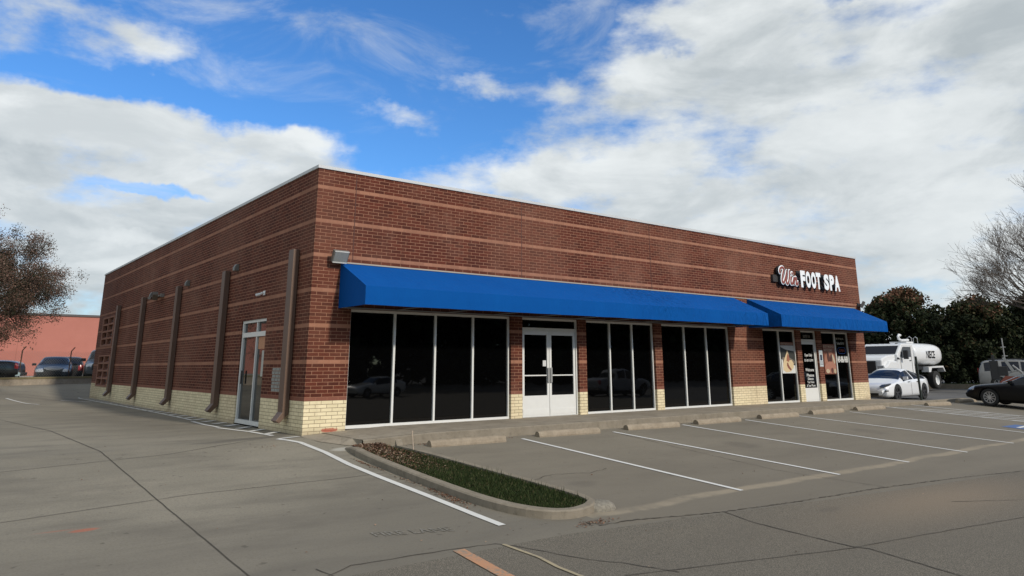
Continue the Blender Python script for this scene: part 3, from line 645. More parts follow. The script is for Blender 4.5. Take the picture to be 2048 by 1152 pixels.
# side door (recessed glazing)
wd=window(2.70,4.58,.03,2.66,[3.45],PS,'glass side entrance with pale frame and transom',name='door',rec=.035,top=.07,side=.09,bot=.10)
for c in list(wd.children):
    if c.name.startswith('pane'): c.data.materials[0]=SIDEGLASS
x=MB(); x.box(.028,.12,2.79,4.49,2.22,2.34); x.build('transom_bar',ALU,wd)
x=MB(); x.box(.015,.035,4.30,4.37,1.02,1.36); x.box(.03,.036,4.31,4.36,1.05,1.08); x.build('pull_handle',BLACK,wd)
x=MB(); x.box(.072,.078,2.86,3.36,1.90,2.20); nt_=x.build('paper_notice',mat('orange_notice',(.45,.22,.12),.7,var=.3,scale=14)); tag(nt_,'faded orange paper notice taped inside the side door glass','notice')
x=MB(); x.box(.072,.078,2.84,3.05,1.22,1.86); nt2=x.build('paper_notice',mat('pale_notice',(.42,.41,.37),.7,var=.15,scale=14)); tag(nt2,'narrow white paper notice on the side door glass','notice')
# whitewashed patch of house bricks with lettering residue beside side door
pw=MB()
for i in range(7):
    zz=.885+i*.08; 
    for kx in range(3): 
        a=1.36+kx*.225+(.05 if i%2 else 0); pw.box(-.004,.003,a,min(a+.205,2.04),zz,zz+.066)
pw.build('painted_brick_patch',mat('chalky_paint',(.26,.26,.24),.9,var=.45,scale=22),bld)
# brick screens in the side wall
for (a,b,c,d) in vents:
    fr=MB(); fr.quad((.21,a,c),(.21,b,c),(.21,b,d),(.21,a,d)); dk=fr.build('vent_screen',BLACK,bld,label='recessed brick vent screen with eight square openings'); 
    g2=MB(); nc,nr=2,4; bw=.17; cw=(b-a-bw*(nc+1))/nc; ch=(d-c-.07*(nr+1))/nr
    for i in range(nc+1): g2.box(-.012,.14,a+i*(cw+bw),a+i*(cw+bw)+bw,c,d)
    for jx in range(nr+1):
        for i in range(nc): g2.box(-.010,.15,a+bw+i*(cw+bw),a+(i+1)*(cw+bw),c+jx*(ch+.07),c+jx*(ch+.07)+.07)
    g2.build('vent_grid',mat('vent_brick',(.27,.125,.08),.9,var=.2,scale=6),dk)
    g3=MB()
    for jx in range(nr):
        for i in range(nc):
            y0=a+bw+i*(cw+bw); z0=c+jx*(ch+.07)+.07
            g3.prism([(.0,z0),(.2,z0),(.2,z0+ch*.45)],'y',y0+.001,y0+cw-.001)
    g3.build('vent_sill',mat('vent_brick2',(.16,.06,.04),.9,var=.2,scale=6),dk)
# downspouts
for y0 in (.80,5.93,11.10,16.35,21.25):
    m_=MB(); w_,dp=.30,.16
    m_.box(-dp,-.015,y0,y0+w_,.46,4.16)
    m_.prism([(-dp,.46),(-dp-.14,.28),(-dp-.05,.22),(-.015,.42),(-.015,.46)],'y',y0,y0+w_)
    m_.box(-.03,0,y0-.015,y0+w_+.015,4.0,4.03); 
    m_.build('downspout',DARKMET,bld,bevel=.012)
# flood lamps
def flood(name,loc,rz,s=1.0,label=None):
    e_=bpy.data.objects.new(name,None)
    m_=MB(); m_.obox((0,-.20,0),(1,0,0),(0,1,.55),(0,-.55,1),.19*s,.05*s,.14*s); m_.box(-.03,.03,-.16,0,-.05,.03); m_.box(-.08,.08,-.03,0,-.1,.08)
    o=m_.build(name,mat('lamp_housing',(.13,.12,.105),.5),bld,bevel=.008); o.location=loc; o.rotation_euler=(0,0,rz)
    n_=Vector((0,-1,-.55)).normalized(); l=MB(); l.obox(Vector((0,-.20,0))+n_*.054*s,(1,0,0),(0,1,.55),(0,-.55,1),.165*s,.004,.115*s); lo=l.build('lamp_glass',LENS,o)
    tp=MB(); tp.obox(Vector((0,-.2,0))+n_*.056*s+Vector((0,-.06,.118))*s,(1,0,0),(0,1,.55),(0,-.55,1),.175*s,.006,.012*s); tp.build('lamp_bezel',ALU,o); tp=MB(); tp.obox(Vector((0,-.2,0))+n_*.056*s-Vector((0,-.06,.118))*s,(1,0,0),(0,1,.55),(0,-.55,1),.175*s,.006,.012*s); tp.build('lamp_bezel',ALU,o)
    if label: o['label']=label
flood('flood_lamp',(.56,0,3.93),0,1.0,'flood lamp on the front wall by the left corner')
flood('flood_lamp',(24.75,0,3.98),R(25),1.0,'flood lamp at the right end of the front wall')
for y0,z0 in ((5.32,4.20),(10.35,4.20),(15.4,4.20)):
    m_=MB(); m_.prism([(-.12,z0-.10),(-.12,z0+.02),(-.07,z0+.09),(0,z0+.09),(0,z0-.10)],'y',y0-.09,y0+.08); o=m_.build('wall_lamp',mat('lamp_box',(.15,.14,.12),.5),bld,bevel=.01)
    l=MB(); l.box(-.13,-.121,y0-.07,y0+.06,z0-.08,z0+.0); l.build('lamp_glass',LENS,o)
m_=MB(); m_.box(-.12,0,13.6,13.75,3.98,4.10); m_.obox((-.25,13.9,4.02),(.2,1,-.35),(1,0,0),(0,0,1),.26,.09,.05); m_.box(-.11,0,13.7,14.9,4.03,4.07); m_.tube([(-.1,14.9,4.05),(-.3,14.6,4.0)],.06,10); m_.build('twin_lamp',mat('lamp_box2',(.20,.18,.155),.5),bld)
m_=MB(); m_.tube([(0,3.02,3.30),(-.06,3.02,3.30),(-.12,3.05,3.26)],.028,10); m_.box(-.01,0,2.95,3.09,3.25,3.36); m_.tube([(-.10,3.04,3.27),(-.2,3.08,3.24)],.035,10); m_.build('security_camera',WHITE,bld,smooth=False)
# ------------------------------------------------------------------ awnings
def awning(x0,x1,label):
    root=empty('awning',(x0,0,2.76),0,label,'awning','blue fabric awnings over the shop front')
    D=1.35; L=x1-x0; zt,zk,zb=1.04,.41,.0; rng=random.Random(int(x0*10))
    n=int(L/.3); 
    # canopy: slope and valance as one draped sheet with slight sag between ribs
    m_=MB(); prof=[(0,zt),(-.34,zt-.155),(-.68,zt-.312),(-1.02,zt-.47),(-D,zk),(-D-.004,zk-.2),(-D,zb)]
    k=len(prof)
    for i in range(n+1):
        x=L*i/n; sag=.002*math.sin(math.pi*((x/1.45)%1.0)); 
        for jx,(y,z) in enumerate(prof):
            ww=1 if 0<jx<k-2 else .25
            m_.v.append((x,y+(0 if jx==0 else -sag*(.6 if jx>=4 else 0)*ww),z-sag*ww*(1 if jx<4 else .3)+(rng.uniform(-.004,.004) if jx==k-1 else 0)))
    for i in range(n):
        for jx in range(k-1): m_.f.append((i*k+jx,(i+1)*k+jx,(i+1)*k+jx+1,i*k+jx+1)); m_.uv.append(None)
    o=m_.build('canopy',AWN,root,smooth=False)
    sol=o.modifiers.new('thickness','SOLIDIFY'); sol.thickness=.006
    for xx in (0,L):
        e_=MB(); a,b=(xx+.008,xx+.014) if xx==0 else (xx-.014,xx-.008)
        e_.prism([(0,zb),(-D+.01,zb),(-D+.01,zk),(0,zt-.01)],'x',a,b); e_.build('end_panel',AWN,root)
    fr=MB(); q=.015
    for i in range(int(L/1.45)+1):
        x=min(L-.03,.03+i*1.45); fr.tube([(x,-.01,zt-.04),(x,-D+.03,zk-.03),(x,-D+.03,zb+.02),(x,-.01,zb+.02)],q,6)
    fr.box(.02,L-.02,-D+.02,-D+.05,zb+.005,zb+.03); fr.box(.02,L-.02,-.04,-.012,zb+.005,zb+.03)
    fr.build('frame',GREYMET,root)
awning(.67,15.82,'long blue fabric awning over the empty dark shop windows')
awning(16.62,24.38,'shorter blue fabric awning over the windows with posters')
# ------------------------------------------------------------------ shop sign
SIGNW=mat('sign_white',(.80,.82,.82),.35,var=.03); SIGNB=mat('sign_return',(.006,.006,.007),.6); SIGNR=mat('sign_red',(.22,.045,.03),.4,var=.1)
sg=empty('shop_sign',(18.5,0,4.4),0,'raised shop sign reading Win FOOT SPA on the brick wall','sign')
def glyph(ch,x0,w,z0,h):
    o=text_obj('letter',ch,SIGNW,sg,(x0-18.5,-.2,z0-4.4),(1,0,0),(0,0,1),w,h,.010,bold=.058)
    text_obj('letter_return',ch,SIGNB,o,(x0-18.5,-.03,z0-4.4),(1,0,0),(0,0,1),w,h,.165,bold=.058)
for ch,x0,w in (('F',20.06,.33),('O',20.43,.36),('O',20.83,.36),('T',21.21,.34),('S',21.80,.38),('P',22.24,.36),('A',22.62,.42)): glyph(ch,x0,w,4.43 if ch!='A' else 4.43,.67 if ch in 'FOT' else .65)
def wp(x,y):  # crop coordinates of the script word to sign plane
    b=552+(x-390)*.12; return ((x-322)/440*1.34+18.52-18.5,(b-y)/355*.66+.08)
strokes=[[(352,318),(345,285),(358,240),(395,212),(432,218),(442,250),(430,300),(405,370),(388,440),(385,500),(400,535),(425,520),(455,455),(490,360),(512,285)],
 [(512,285),(495,370),(478,450),(478,530),(498,562),(525,530),(550,450),(566,370),(572,290)],
 [(598,420),(585,480),(582,540),(603,565),(628,530),(648,470),(662,430)],
 [(662,430),(655,490),(648,560)],[(650,540),(672,470),(700,425),(715,440),(708,500),(702,560),(716,580),(738,558),(748,525)]]
def script(rad,sq,y,m_,nm):
    mb=MB()
    for s_ in strokes:
        P_=[wp(*p) for p in s_]
        for _ in range(2):
            Q=[P_[0]]
            for a,b in zip(P_[:-1],P_[1:]): Q+=[(a[0]*.75+b[0]*.25,a[1]*.75+b[1]*.25),(a[0]*.25+b[0]*.75,a[1]*.25+b[1]*.75)]
            P_=Q+[P_[-1]]
        mb.tube([(p[0],y,p[1]) for p in P_],rad,10,sq)
        for e_ in (P_[0],P_[-1]): mb.lathe([(0.001,-rad*sq),(rad*.7,-rad*sq*.7),(rad,0),(rad*.7,rad*sq*.7),(.001,rad*sq)],12,'y',(e_[0],y,e_[1]))
    d=wp(626,340); mb.lathe([(0.001,-rad*sq*1.1),(rad*1.0,-rad*sq*.7),(rad*1.2,0),(rad*1.0,rad*sq*.7),(.001,rad*sq*1.1)],14,'y',(d[0],y,d[1]))
    mb.build(nm,m_,sg,smooth=True)
script(.088,.95,-.10,SIGNB,'script_returns'); script(.084,.2,-.2,SIGNW,'script_outline'); script(.047,.25,-.217,SIGNR,'script_letters')
x=MB(); x.box(-.22,.1,-.1,-.01,.15,.42); x.build('raceway_box',mat('raceway',(.03,.026,.024),.6),sg)
x=MB(); x.box(-.02,4.8,-.035,-.012,.3,.34); x.build('mounting_rail',SIGNB,sg)
# ------------------------------------------------------------------ window graphics
YG=.132
LET=mat('vinyl_lettering',(.62,.62,.60),.6,var=.05); LETD=mat('dim_vinyl_lettering',(.34,.33,.28),.6,var=.1)
def T(root,txt,x0,x1,z0,z1,m_=LET,bold=.012,y=YG-.004,name='lettering'):
    sh=(y)/15.93; a=x0+sh*(x0+6.6); b=x1+sh*(x1+6.6)
    return text_obj(name,txt,m_,root,(a-root.location.x,y-root.location.y,z0-root.location.z),(1,0,0),(0,0,1),b-a,z1-z0,.002,bold)
dl=empty('door_lettering',(20.6,.11,1.2),0,'white vinyl lettering with opening hours and welcome lines on the spa door','lettering'); YD=.125-.004
for txt,x0,x1,z0,z1 in (('Open Daily',20.16,20.70,1.74,1.88),('10 AM-10 PM',20.12,20.74,1.57,1.67),('Welcome',20.13,20.74,1.20,1.32),('Please',20.19,20.70,1.00,1.11),('Silence',20.24,20.64,.87,.97),('Your Voice',20.19,20.67,.75,.84),('& Your Phone',20.13,20.74,.62,.71)): T(dl,txt,x0,x1,z0,z1,LET,.015,YD)
tl=empty('transom_lettering',(20.6,.11,2.5),0,'dim suite number lettering on the glass above the spa door','lettering'); T(tl,'SUITE 110',20.16,20.66,2.49,2.60,LETD,.01,YG-.004)
al=empty('address_lettering',(22.9,.11,1.8),0,'white address and phone number lettering on the right window pane','lettering')
for txt,x0,x1,z0,z1,m_ in (('301 W Hwy St.',22.60,23.24,2.44,2.54,LETD),('Suite B110',22.66,23.24,2.26,2.37,LETD),('469-886-9688',22.60,23.42,1.53,1.80,LET)): T(al,txt,x0,x1,z0,z1,m_,.03)
ns=MB(); 
def fy(x,y=YG): return x+y/15.93*(x+6.6)
for rr_,(x0,x1,z0,z1) in ((0,(22.68,23.28,1.90,2.14)),):
    a,b=fy(x0),fy(x1); y=.122
    pts=[(a+.08,z0),(b-.08,z0),(b,z0+.06),(b,z1-.06),(b-.08,z1),(a+.08,z1),(a,z1-.06),(a,z0+.06),(a+.08,z0)]
    ns.tube([(p[0],y,p[1]) for p in pts],.009,6)
nso=ns.build('neon_sign',mat('blue_neon_tube',(.01,.05,.22),.4)); tag(nso,'unlit blue and red neon OPEN sign in the right window','neon sign')
t=text_obj('neon_lettering','OPEN',mat('red_neon_tube',(.20,.03,.02),.4),nso,(fy(22.78),.122,1.96),(1,0,0),(0,0,1),.42,.12,.004,.0)
# posters: layered flat shapes (each colour its own thin sheet)
def poster(name,a,b,z0,z1,label,base,layers,title):
    ax,bx_=fy(a),fy(b); root=MB(); root.box(ax,bx_,.126,.131,z0,z1); o=root.build(name,base); tag(o,label,'poster')
    W_,H_=bx_-ax,z1-z0
    for i,(pts,col,nm) in enumerate(layers):
        m_=MB(); y=.1255-.0012*(i+1); m_.prism([(ax+u*W_,z0+v*H_) for u,v in pts],'y',y,y+.0008)
        m_.build(nm,mat(name+nm+str(i),col,.6,var=.18,scale=10),o)
    for (txt,u0,u1,v0,v1,m_) in title: text_obj('heading',txt,m_,o,(ax+u0*W_,.117,z0+v0*H_),(1,0,0),(0,0,1),(u1-u0)*W_,(v1-v0)*H_,.001,.02)
def ell(cx,cy,rx,ry,n=18,rot=0): return [(cx+rx*math.cos(t)*math.cos(rot)-ry*math.sin(t)*math.sin(rot),cy+rx*math.cos(t)*math.sin(rot)+ry*math.sin(t)*math.cos(rot)) for t in [2*math.pi*i/n for i in range(n)]]
BEI=mat('poster_title',(.50,.36,.26),.6)
poster('foot_poster',18.52,19.47,1.14,2.30,'poster of a foot massage with a foot resting in pale hands and towel',mat('poster_dark',(.030,.032,.028),.6,var=.3,scale=6),
 [([(0,.90),(1,.90),(1,1),(0,1)],(.16,.045,.025),'band'),([(0,.84),(.35,.76),(1,.70),(1,.89),(0,.89)],(.48,.47,.44),'towel'),
  ([(0,.42),(.12,.52),(.35,.50),(.6,.5),(.86,.42),(1,.33),(1,.30),(0,.30)],(.17,.14,.11),'robe'),
  ([(0,0),(1,0),(1,.24),(.85,.26),(.6,.14),(.12,.12),(.1,.42),(0,.45)],(.60,.60,.57),'cloth'),
  ([(.08,.1),(.1,.3),(.2,.45),(.36,.62),(.46,.76),(.54,.6),(.56,.42),(.72,.42),(.84,.32),(.82,.18),(.62,.06),(.3,.03)],(.60,.46,.27),'hands'),
  ([(.34,.40),(.42,.58),(.50,.64),(.56,.52),(.58,.42),(.48,.36)],(.30,.12,.07),'foot'),
  ([(.38,.34),(.44,.34),(.50,.24),(.66,.12),(.60,.08),(.44,.16),(.36,.24)],(.20,.06,.04),'toes')],
 [('FOOT REFLEXOLOGY',.03,.93,.92,.98,BEI)])
poster('massage_poster',21.53,22.43,1.08,2.27,'brown poster advertising body massage and hot stone',mat('poster_brown',(.17,.055,.030),.6,var=.25,scale=6),
 [([(0,.72),(1,.72),(1,1),(0,1)],(.22,.075,.042),'band'),(ell(.52,.42,.46,.34),(.30,.13,.08),'shoulder'),(ell(.40,.54,.12,.2,18,.4),(.07,.022,.015),'hair'),(ell(.62,.52,.09,.15,18,-.4),(.06,.02,.015),'shadow'),
  (ell(.82,.5,.07,.18,18,.5),(.42,.36,.26),'towel'),(ell(.5,.22,.48,.20),(.34,.15,.10),'back'),(ell(.25,.1,.16,.07),(.45,.36,.24),'stone'),(ell(.62,.12,.1,.09),(.09,.03,.02),'stone'),(ell(.85,.10,.1,.08),(.42,.34,.22),'stone')],
 [('BODY MASSAGE',.04,.92,.88,.96,BEI),('HOT STONE',.06,.72,.76,.84,BEI)])
x=MB(); x.box(21.2,21.46,-.012,-.001,1.38,2.02); pl=x.build('notice_plate',mat('plate_white',(.50,.54,.56),.5,var=.1)); tag(pl,'pale parking notice plate on the brick pier right of the spa door','notice sign')
x=MB(); x.box(21.26,21.40,-.017,-.012,1.62,1.84); x.build('pictogram',mat('plate_dark',(.02,.03,.06),.5),pl)
for z_ in (1.90,1.555,1.505,1.45):
    x=MB(); x.box(21.22,21.44,-.016,-.012,z_,z_+.02); x.build('small_print',mat('plate_grey',(.12,.12,.13),.5),pl)
# ------------------------------------------------------------------ vehicles
RUB=mat('tyre_rubber',(.018,.018,.018),.85); 
def lerp(xs,ys,x): return float(np.interp(x,xs,ys))
def smooth_prof(pts,it=3):
    P=[np.array(p,float) for p in pts]
    for _ in range(it):
        Q=[P[0]]
        for a,b in zip(P[:-1],P[1:]): Q+=[a*.75+b*.25,a*.25+b*.75]
        P=Q+[P[-1]]
    return [p[0] for p in P],[p[1] for p in P]
def make_wheel(root,x,y,r,w,rimm,spokes=5,side=1,rimr=.68):
    t=MB(); t.lathe([(r*rimr,-w/2),(r*.93,-w/2),(r,-w*.36),(r,w*.36),(r*.93,w/2),(r*rimr,w/2),(r*rimr,-w/2)],28,'y'); o=t.build('wheel',RUB,root,smooth=False); o.location=(x,y,r)
    m_=MB(); yf=side*w*.40
    m_.lathe([(r*rimr,yf),(r*rimr*.90,yf),(r*rimr*.88,yf-side*.05),(r*rimr*.9,yf-side*.08)],28,'y')
    m_.lathe([(.001,yf-side*.005),(r*.14,yf-side*.005),(r*.15,yf-side*.05)],12,'y')
    for i in range(spokes):
        a=2*math.pi*i/spokes+.3
        for da in ((-.10,.10) if spokes<8 else (0,)):
            c,s_=math.cos(a+da),math.sin(a+da); p0=Vector((c*r*.12,yf-side*.012,s_*r*.12)); p1=Vector((math.cos(a+da*1.6)*r*rimr*.9,yf-side*.006,math.sin(a+da*1.6)*r*rimr*.9)); dv=(p1-p0)
            m_.obox((p0+p1)/2,dv,(0,1,0),dv.cross(Vector((0,1,0))),dv.length/2,.012,r*.045)
    m_.build('rim',rimm,o)
    b_=MB(); b_.lathe([(.001,yf-side*.09),(r*rimr*.9,yf-side*.09)],20,'y'); b_.build('brake_disc',BLACK,o)
def car(name,loc,rz,label,cat,col,L=4.7,Wd=1.84,top=None,shoulder=None,glass=None,wb=(1.45,-1.4),wr=.33,group=None,rim=(.35,.35,.36),spokes=5,coat=.8,bottom=.2,nose='sedan',plan=(.80,.84),pillars=(),roofw=.70,lights=()):
    paint=mat('car_paint_'+name+str(col[0]),col,.28,0,.5 if coat else .3,.03,coat=coat)
    root=empty(name,loc,rz,label,cat,group)
    tx,tz=smooth_prof(top); hx,hz=smooth_prof(shoulder,2)
    tx=np.array(tx);o_=np.argsort(tx);tx=tx[o_];tz=np.array(tz)[o_]; hx=np.array(hx);o_=np.argsort(hx);hx=hx[o_];hz=np.array(hz)[o_]
    hl=L/2; nX=76; X=hl*np.sin(np.linspace(-math.pi/2,math.pi/2,nX)*.93)/math.sin(math.pi/2*.93)
    ws,ws2,re,re2=glass['windscreen'][0],glass['windscreen'][1],glass['rear'][0],glass['rear'][1]
    V=[];seg=4;ringlen=None
    for x in X:
        e=abs(x)/hl; w=Wd/2*(1-(1-plan[0 if x>0 else 1])*max(0,(e-.62)/.38)**2.2)
        zt=lerp(tx,tz,x); zs=min(lerp(hx,hz,x),zt-.02); zb=bottom+ (.10*max(0,(e-.85)/.15))
        cab=max(0,min(1,(zt-zs-.12)/.25)); wr_=w*(1-.12*(1-cab))*(1-cab)+Wd/2*roofw*cab
        wr_=min(wr_,w-.03)
        C=[(0,zb),(w*.86,zb),(w*.975,zb+.10),(w,zb+(zs-zb)*.5),(w*.975,zs),(wr_,zt-.05-.02*cab),(wr_*.72,zt-.012),(0,zt)]
        ring=[]
        for i in range(len(C)-1):
            p0=C[max(i-1,0)];p1=C[i];p2=C[i+1];p3=C[min(i+2,len(C)-1)]
            for q in range(seg):
                t=q/seg
                if i in (4,): a=(p1[0]+(p2[0]-p1[0])*t,p1[1]+(p2[1]-p1[1])*t)
                else:
                    a=tuple(p1[k]+.5*t*((p2[k]-p0[k])*.7+t*(2*.7*p0[k]-(6-.7)*p1[k]+(6-1.4)*p2[k]-.7*p3[k]+t*(-.7*p0[k]+(4-.7)*p1[k]+(.7-4)*p2[k]+.7*p3[k]))) if False else p1[k]+(p2[k]-p1[k])*t + .0 for k in (0,1))
                ring.append(a)
        ring.append(C[-1])
        # round the corners a little
        rg=np.array(ring); 
        for _ in range(2):
            r2=rg.copy(); r2[1:-1]=.25*rg[:-2]+.5*rg[1:-1]+.25*rg[2:]; r2[:,0]=np.maximum(r2[:,0],0); rg=r2
        full=[(x,a,b) for a,b in rg]+[(x,-a,b) for a,b in rg[-2:0:-1]]
        ringlen=len(full); V+=full
    nr=7*seg
    F=[];MI=[]
    def cls(x,q):
        s_=q//seg
        if q>=nr: s_=(2*nr-1-q)//seg
        zt=lerp(tx,tz,x); zs=lerp(hx,hz,x)
        if s_==4 and glass['side'][0]<x<glass['side'][1] and zt-zs>.2:
            for (a,b) in pillars:
                if a<x<b: return 0
            return 2
        if s_>=5 or s_==4:
            if ws2<x<ws and (s_>=5): return 1
            if re<x<re2 and (s_>=5): return 3
        return 0
    for i in range(nX-1):
        for q in range(ringlen):
            a=i*ringlen+q;b=i*ringlen+(q+1)%ringlen; F.append((a,b,b+ringlen,a+ringlen)); MI.append(cls((X[i]+X[i+1])/2,q))
    for fi,fc in enumerate(F):
        cx_=sum(V[i][0] for i in fc)/4; cy_=abs(sum(V[i][1] for i in fc)/4); cz_=sum(V[i][2] for i in fc)/4
        for li,(x0_,x1_,z0_,z1_,ym_,nm_,mt_) in enumerate(lights):
            if x0_<cx_<x1_ and z0_<cz_<z1_ and cy_>ym_: MI[fi]=4+li
    F.append(tuple(range(ringlen))[::-1]); F.append(tuple((nX-1)*ringlen+q for q in range(ringlen))); MI+=[0,0]
    me=bpy.data.meshes.new('body'); me.from_pydata(V,[],F)
    for m_ in [paint,CARGLASS,CARGLASS,CARGLASS]+[l_[6] for l_ in lights]: me.materials.append(m_)
    me.polygons.foreach_set('material_index',MI); 
    bm=bmesh.new(); bm.from_mesh(me); bmesh.ops.recalc_face_normals(bm,faces=bm.faces); bm.to_mesh(me); bm.free()
    bo=bpy.data.objects.new('body',me); COL.objects.link(bo); bo.parent=root
    cut=MB()
    for wx in wb:
        for s_ in (1,-1):
            cc=MB(); cut.lathe([(.001,s_*(Wd/2-.26)),(wr*1.13,s_*(Wd/2-.26)),(wr*1.13,s_*(Wd/2+.2)),(.001,s_*(Wd/2+.2))],28,'y',(wx,0,wr*1.02))
    cu_=cut.build('cutter',BLACK,None); bm=bmesh.new(); bm.from_mesh(cu_.data); bmesh.ops.remove_doubles(bm,verts=bm.verts,dist=1e-3); bmesh.ops.recalc_face_normals(bm,faces=bm.faces); bm.to_mesh(cu_.data); bm.free()
    cu_.data.materials.clear(); 
    md=bo.modifiers.new('arches','BOOLEAN'); md.object=cu_; md.operation='DIFFERENCE'; md.solver='EXACT'
    bpy.context.view_layer.update()
    root_m=root.matrix_world.copy(); bo.parent=None; bpy.context.view_layer.update()
    dg=bpy.context.evaluated_depsgraph_get(); nm=bpy.data.meshes.new_from_object(bo.evaluated_get(dg)); 
    bpy.data.objects.remove(cu_); bo.modifiers.clear()
    # split by glass class into parts
    names={0:'body',1:'windscreen',2:'side_window',3:'rear_window'}
    for li,l_ in enumerate(lights): names[4+li]=l_[5]
    bpy.data.objects.remove(bo)
    vs=[v.co.copy() for v in nm.vertices]
    for k,nme in names.items():
        for sgn in ((0,) if k not in (2,4,5,6) else (1,-1)):
            mp={};vv=[];ff=[]
            for p in nm.polygons:
                if p.material_index!=k: continue
                if sgn and (p.center.y>0)!=(sgn>0): continue
                ff.append([mp.setdefault(i,len(mp)) for i in p.vertices])
            if not ff: continue
            inv=sorted(mp,key=mp.get); m2=bpy.data.meshes.new(nme); m2.from_pydata([vs[i] for i in inv],[],ff)
            m2.materials.append(paint if k==0 else (CARGLASS if k<4 else lights[k-4][6]))
            m2.polygons.foreach_set('use_smooth',[True]*len(ff)); 
            try: m2.set_sharp_from_angle(angle=R(32))
            except Exception: pass
            ob=bpy.data.objects.new(nme,m2); COL.objects.link(ob); ob.parent=root
    bpy.data.meshes.remove(nm)
    rm=mat('rim_'+str(rim[0]),rim,.35,.6)
    for wx in wb:
        for s_ in (1,-1): make_wheel(root,wx,s_*(Wd/2-.13),wr,.22,rm,spokes,s_)
    ub=MB(); ub.box(-hl*.86,hl*.86,-Wd/2+.3,Wd/2-.3,.16,.42); ub.build('underbody',BLACK,root)
    return root,paint
HLM=mat('headlight_lens',(.42,.44,.46),.12,.3); TAIL=mat('tail_light',(.25,.012,.01),.25); CHR=mat('chrome',(.6,.6,.6),.18,.9)
SED_T=[(2.36,.50),(2.34,.66),(2.05,.82),(1.0,.95),(.78,1.0),(.05,1.40),(-.5,1.45),(-1.1,1.40),(-1.75,1.12),(-2.0,1.06),(-2.3,1.0),(-2.36,.7)]
SED_S=[(2.36,.48),(2.0,.72),(1.0,.86),(0,.92),(-1.4,.96),(-2.0,.95),(-2.36,.7)]
HL_=[(2.0,2.36,.60,.80,.46,'headlight',HLM),(-2.37,-2.12,.66,.92,.45,'tail_light',TAIL)]
SG={'windscreen':(.86,.02),'rear':(-1.78,-1.12),'side':(-1.45,.62)}
pass
def front_kit(root,x,Wd,z=.68,light=HLM,grille=None,hl=(.34,.07),y=.62):
    if grille:
        m_=MB(); m_.box(x-.08,x+.012,-grille[0],grille[0],grille[1],grille[2]); m_.build('grille',BLACK,root,bevel=.01)
def mirrors(root,x,Wd,z,m_,s=1.0):
    for sg_ in (1,-1):
        b=MB(); b.obox((x,sg_*(Wd/2+.08*s),z),(1,0,0),(0,1,0),(0,0,1),.06*s,.10*s,.065*s); b.build('mirror',m_,root,bevel=.02)
# white electric sedan beside the building
TES_T=[(2.47,.48),(2.44,.60),(2.15,.76),(1.35,.92),(.95,.99),(.30,1.32),(-.35,1.44),(-1.0,1.36),(-1.75,1.12),(-2.2,1.00),(-2.44,.93),(-2.47,.6)]
TES_S=[(2.47,.46),(2.1,.70),(1.2,.85),(0,.90),(-1.3,.95),(-2.2,.92),(-2.47,.7)]
te,tp=car('parked_sedan',(28.60,.86,-.13),math.pi+R(3),'sleek white fastback sedan parked beside the end wall behind the dark post','car',(.74,.75,.76),L=4.97,Wd=1.96,top=TES_T,shoulder=TES_S,
  glass={'windscreen':(1.12,.15),'rear':(-1.95,-.75),'side':(-1.75,.95)},wb=(1.50,-1.46),wr=.35,rim=(.10,.10,.105),spokes=5,coat=1,bottom=.16,plan=(.70,.8),pillars=((-.42,-.36),),roofw=.62)
for s_ in (1,-1):
    m_=MB(); m_.prism([(2.30,.63),(2.12,.72),(1.72,.77),(1.86,.66)],'y',s_*.80-.115,s_*.80+.115); o=m_.build('headlight',mat('dark_headlight',(.05,.05,.055),.12),te,bevel=.02); o.rotation_euler=(0,0,-s_*R(14)); o.location=(.02,s_*.42,0)
m_=MB(); m_.box(2.40,2.49,-.52,.52,.25,.37); m_.build('lower_grille',BLACK,te,bevel=.02)
for s_ in (1,-1):
    m_=MB(); m_.obox((2.34,s_*.76,.46),(1,s_*-.5,0),(s_*.5,1,0),(0,0,1),.03,.17,.025); m_.build('side_intake',BLACK,te)
mirrors(te,.72,1.90,.98,tp)
for x_ in (.25,-.75):
    m_=MB(); m_.box(x_-.10,x_+.10,.972,.985,.80,.83); m_.build('door_handle',BLACK,te)
    m_=MB(); m_.box(x_-.22,x_-.215,.975,.983,.25,.88); m_.build('door_seam',BLACK,te)
# black sedan nose on the right
bk,bp_=car('parked_sedan',(28.5,-5.05,0),math.pi/2,'black sedan parked nose-in at the right edge with silver multi-spoke wheels','car',(.003,.003,.0035),L=4.78,Wd=1.84,top=SED_T,shoulder=SED_S,glass=SG,wb=(1.45,-1.30),wr=.34,rim=(.55,.55,.56),spokes=10,coat=.0,bottom=.18,pillars=((-.45,-.36),(-1.2,-1.1)),lights=HL_)
bk.location.z=gz(29,-4.5)+.02; bk.rotation_euler=(R(3.6),0,math.pi/2); bk.rotation_euler=(0,R(-2.6),math.pi/2)
front_kit(bk,2.36,1.82,.70,HLM,(.45,.42,.60)); mirrors(bk,.62,1.78,.98,bp_)
m_=MB(); m_.box(2.33,2.37,-.45,.45,.60,.625); m_.build('chrome_trim',CHR,bk)
m_=MB()
for s_ in (1,-1): m_.tube([(.95,s_*.80,.96),(.45,s_*.70,1.22),(-.05,s_*.66,1.385),(-.5,s_*.655,1.43),(-1.1,s_*.66,1.37),(-1.6,s_*.74,1.10)],.012,6)
m_.build('roof_trim',CHR,bk)
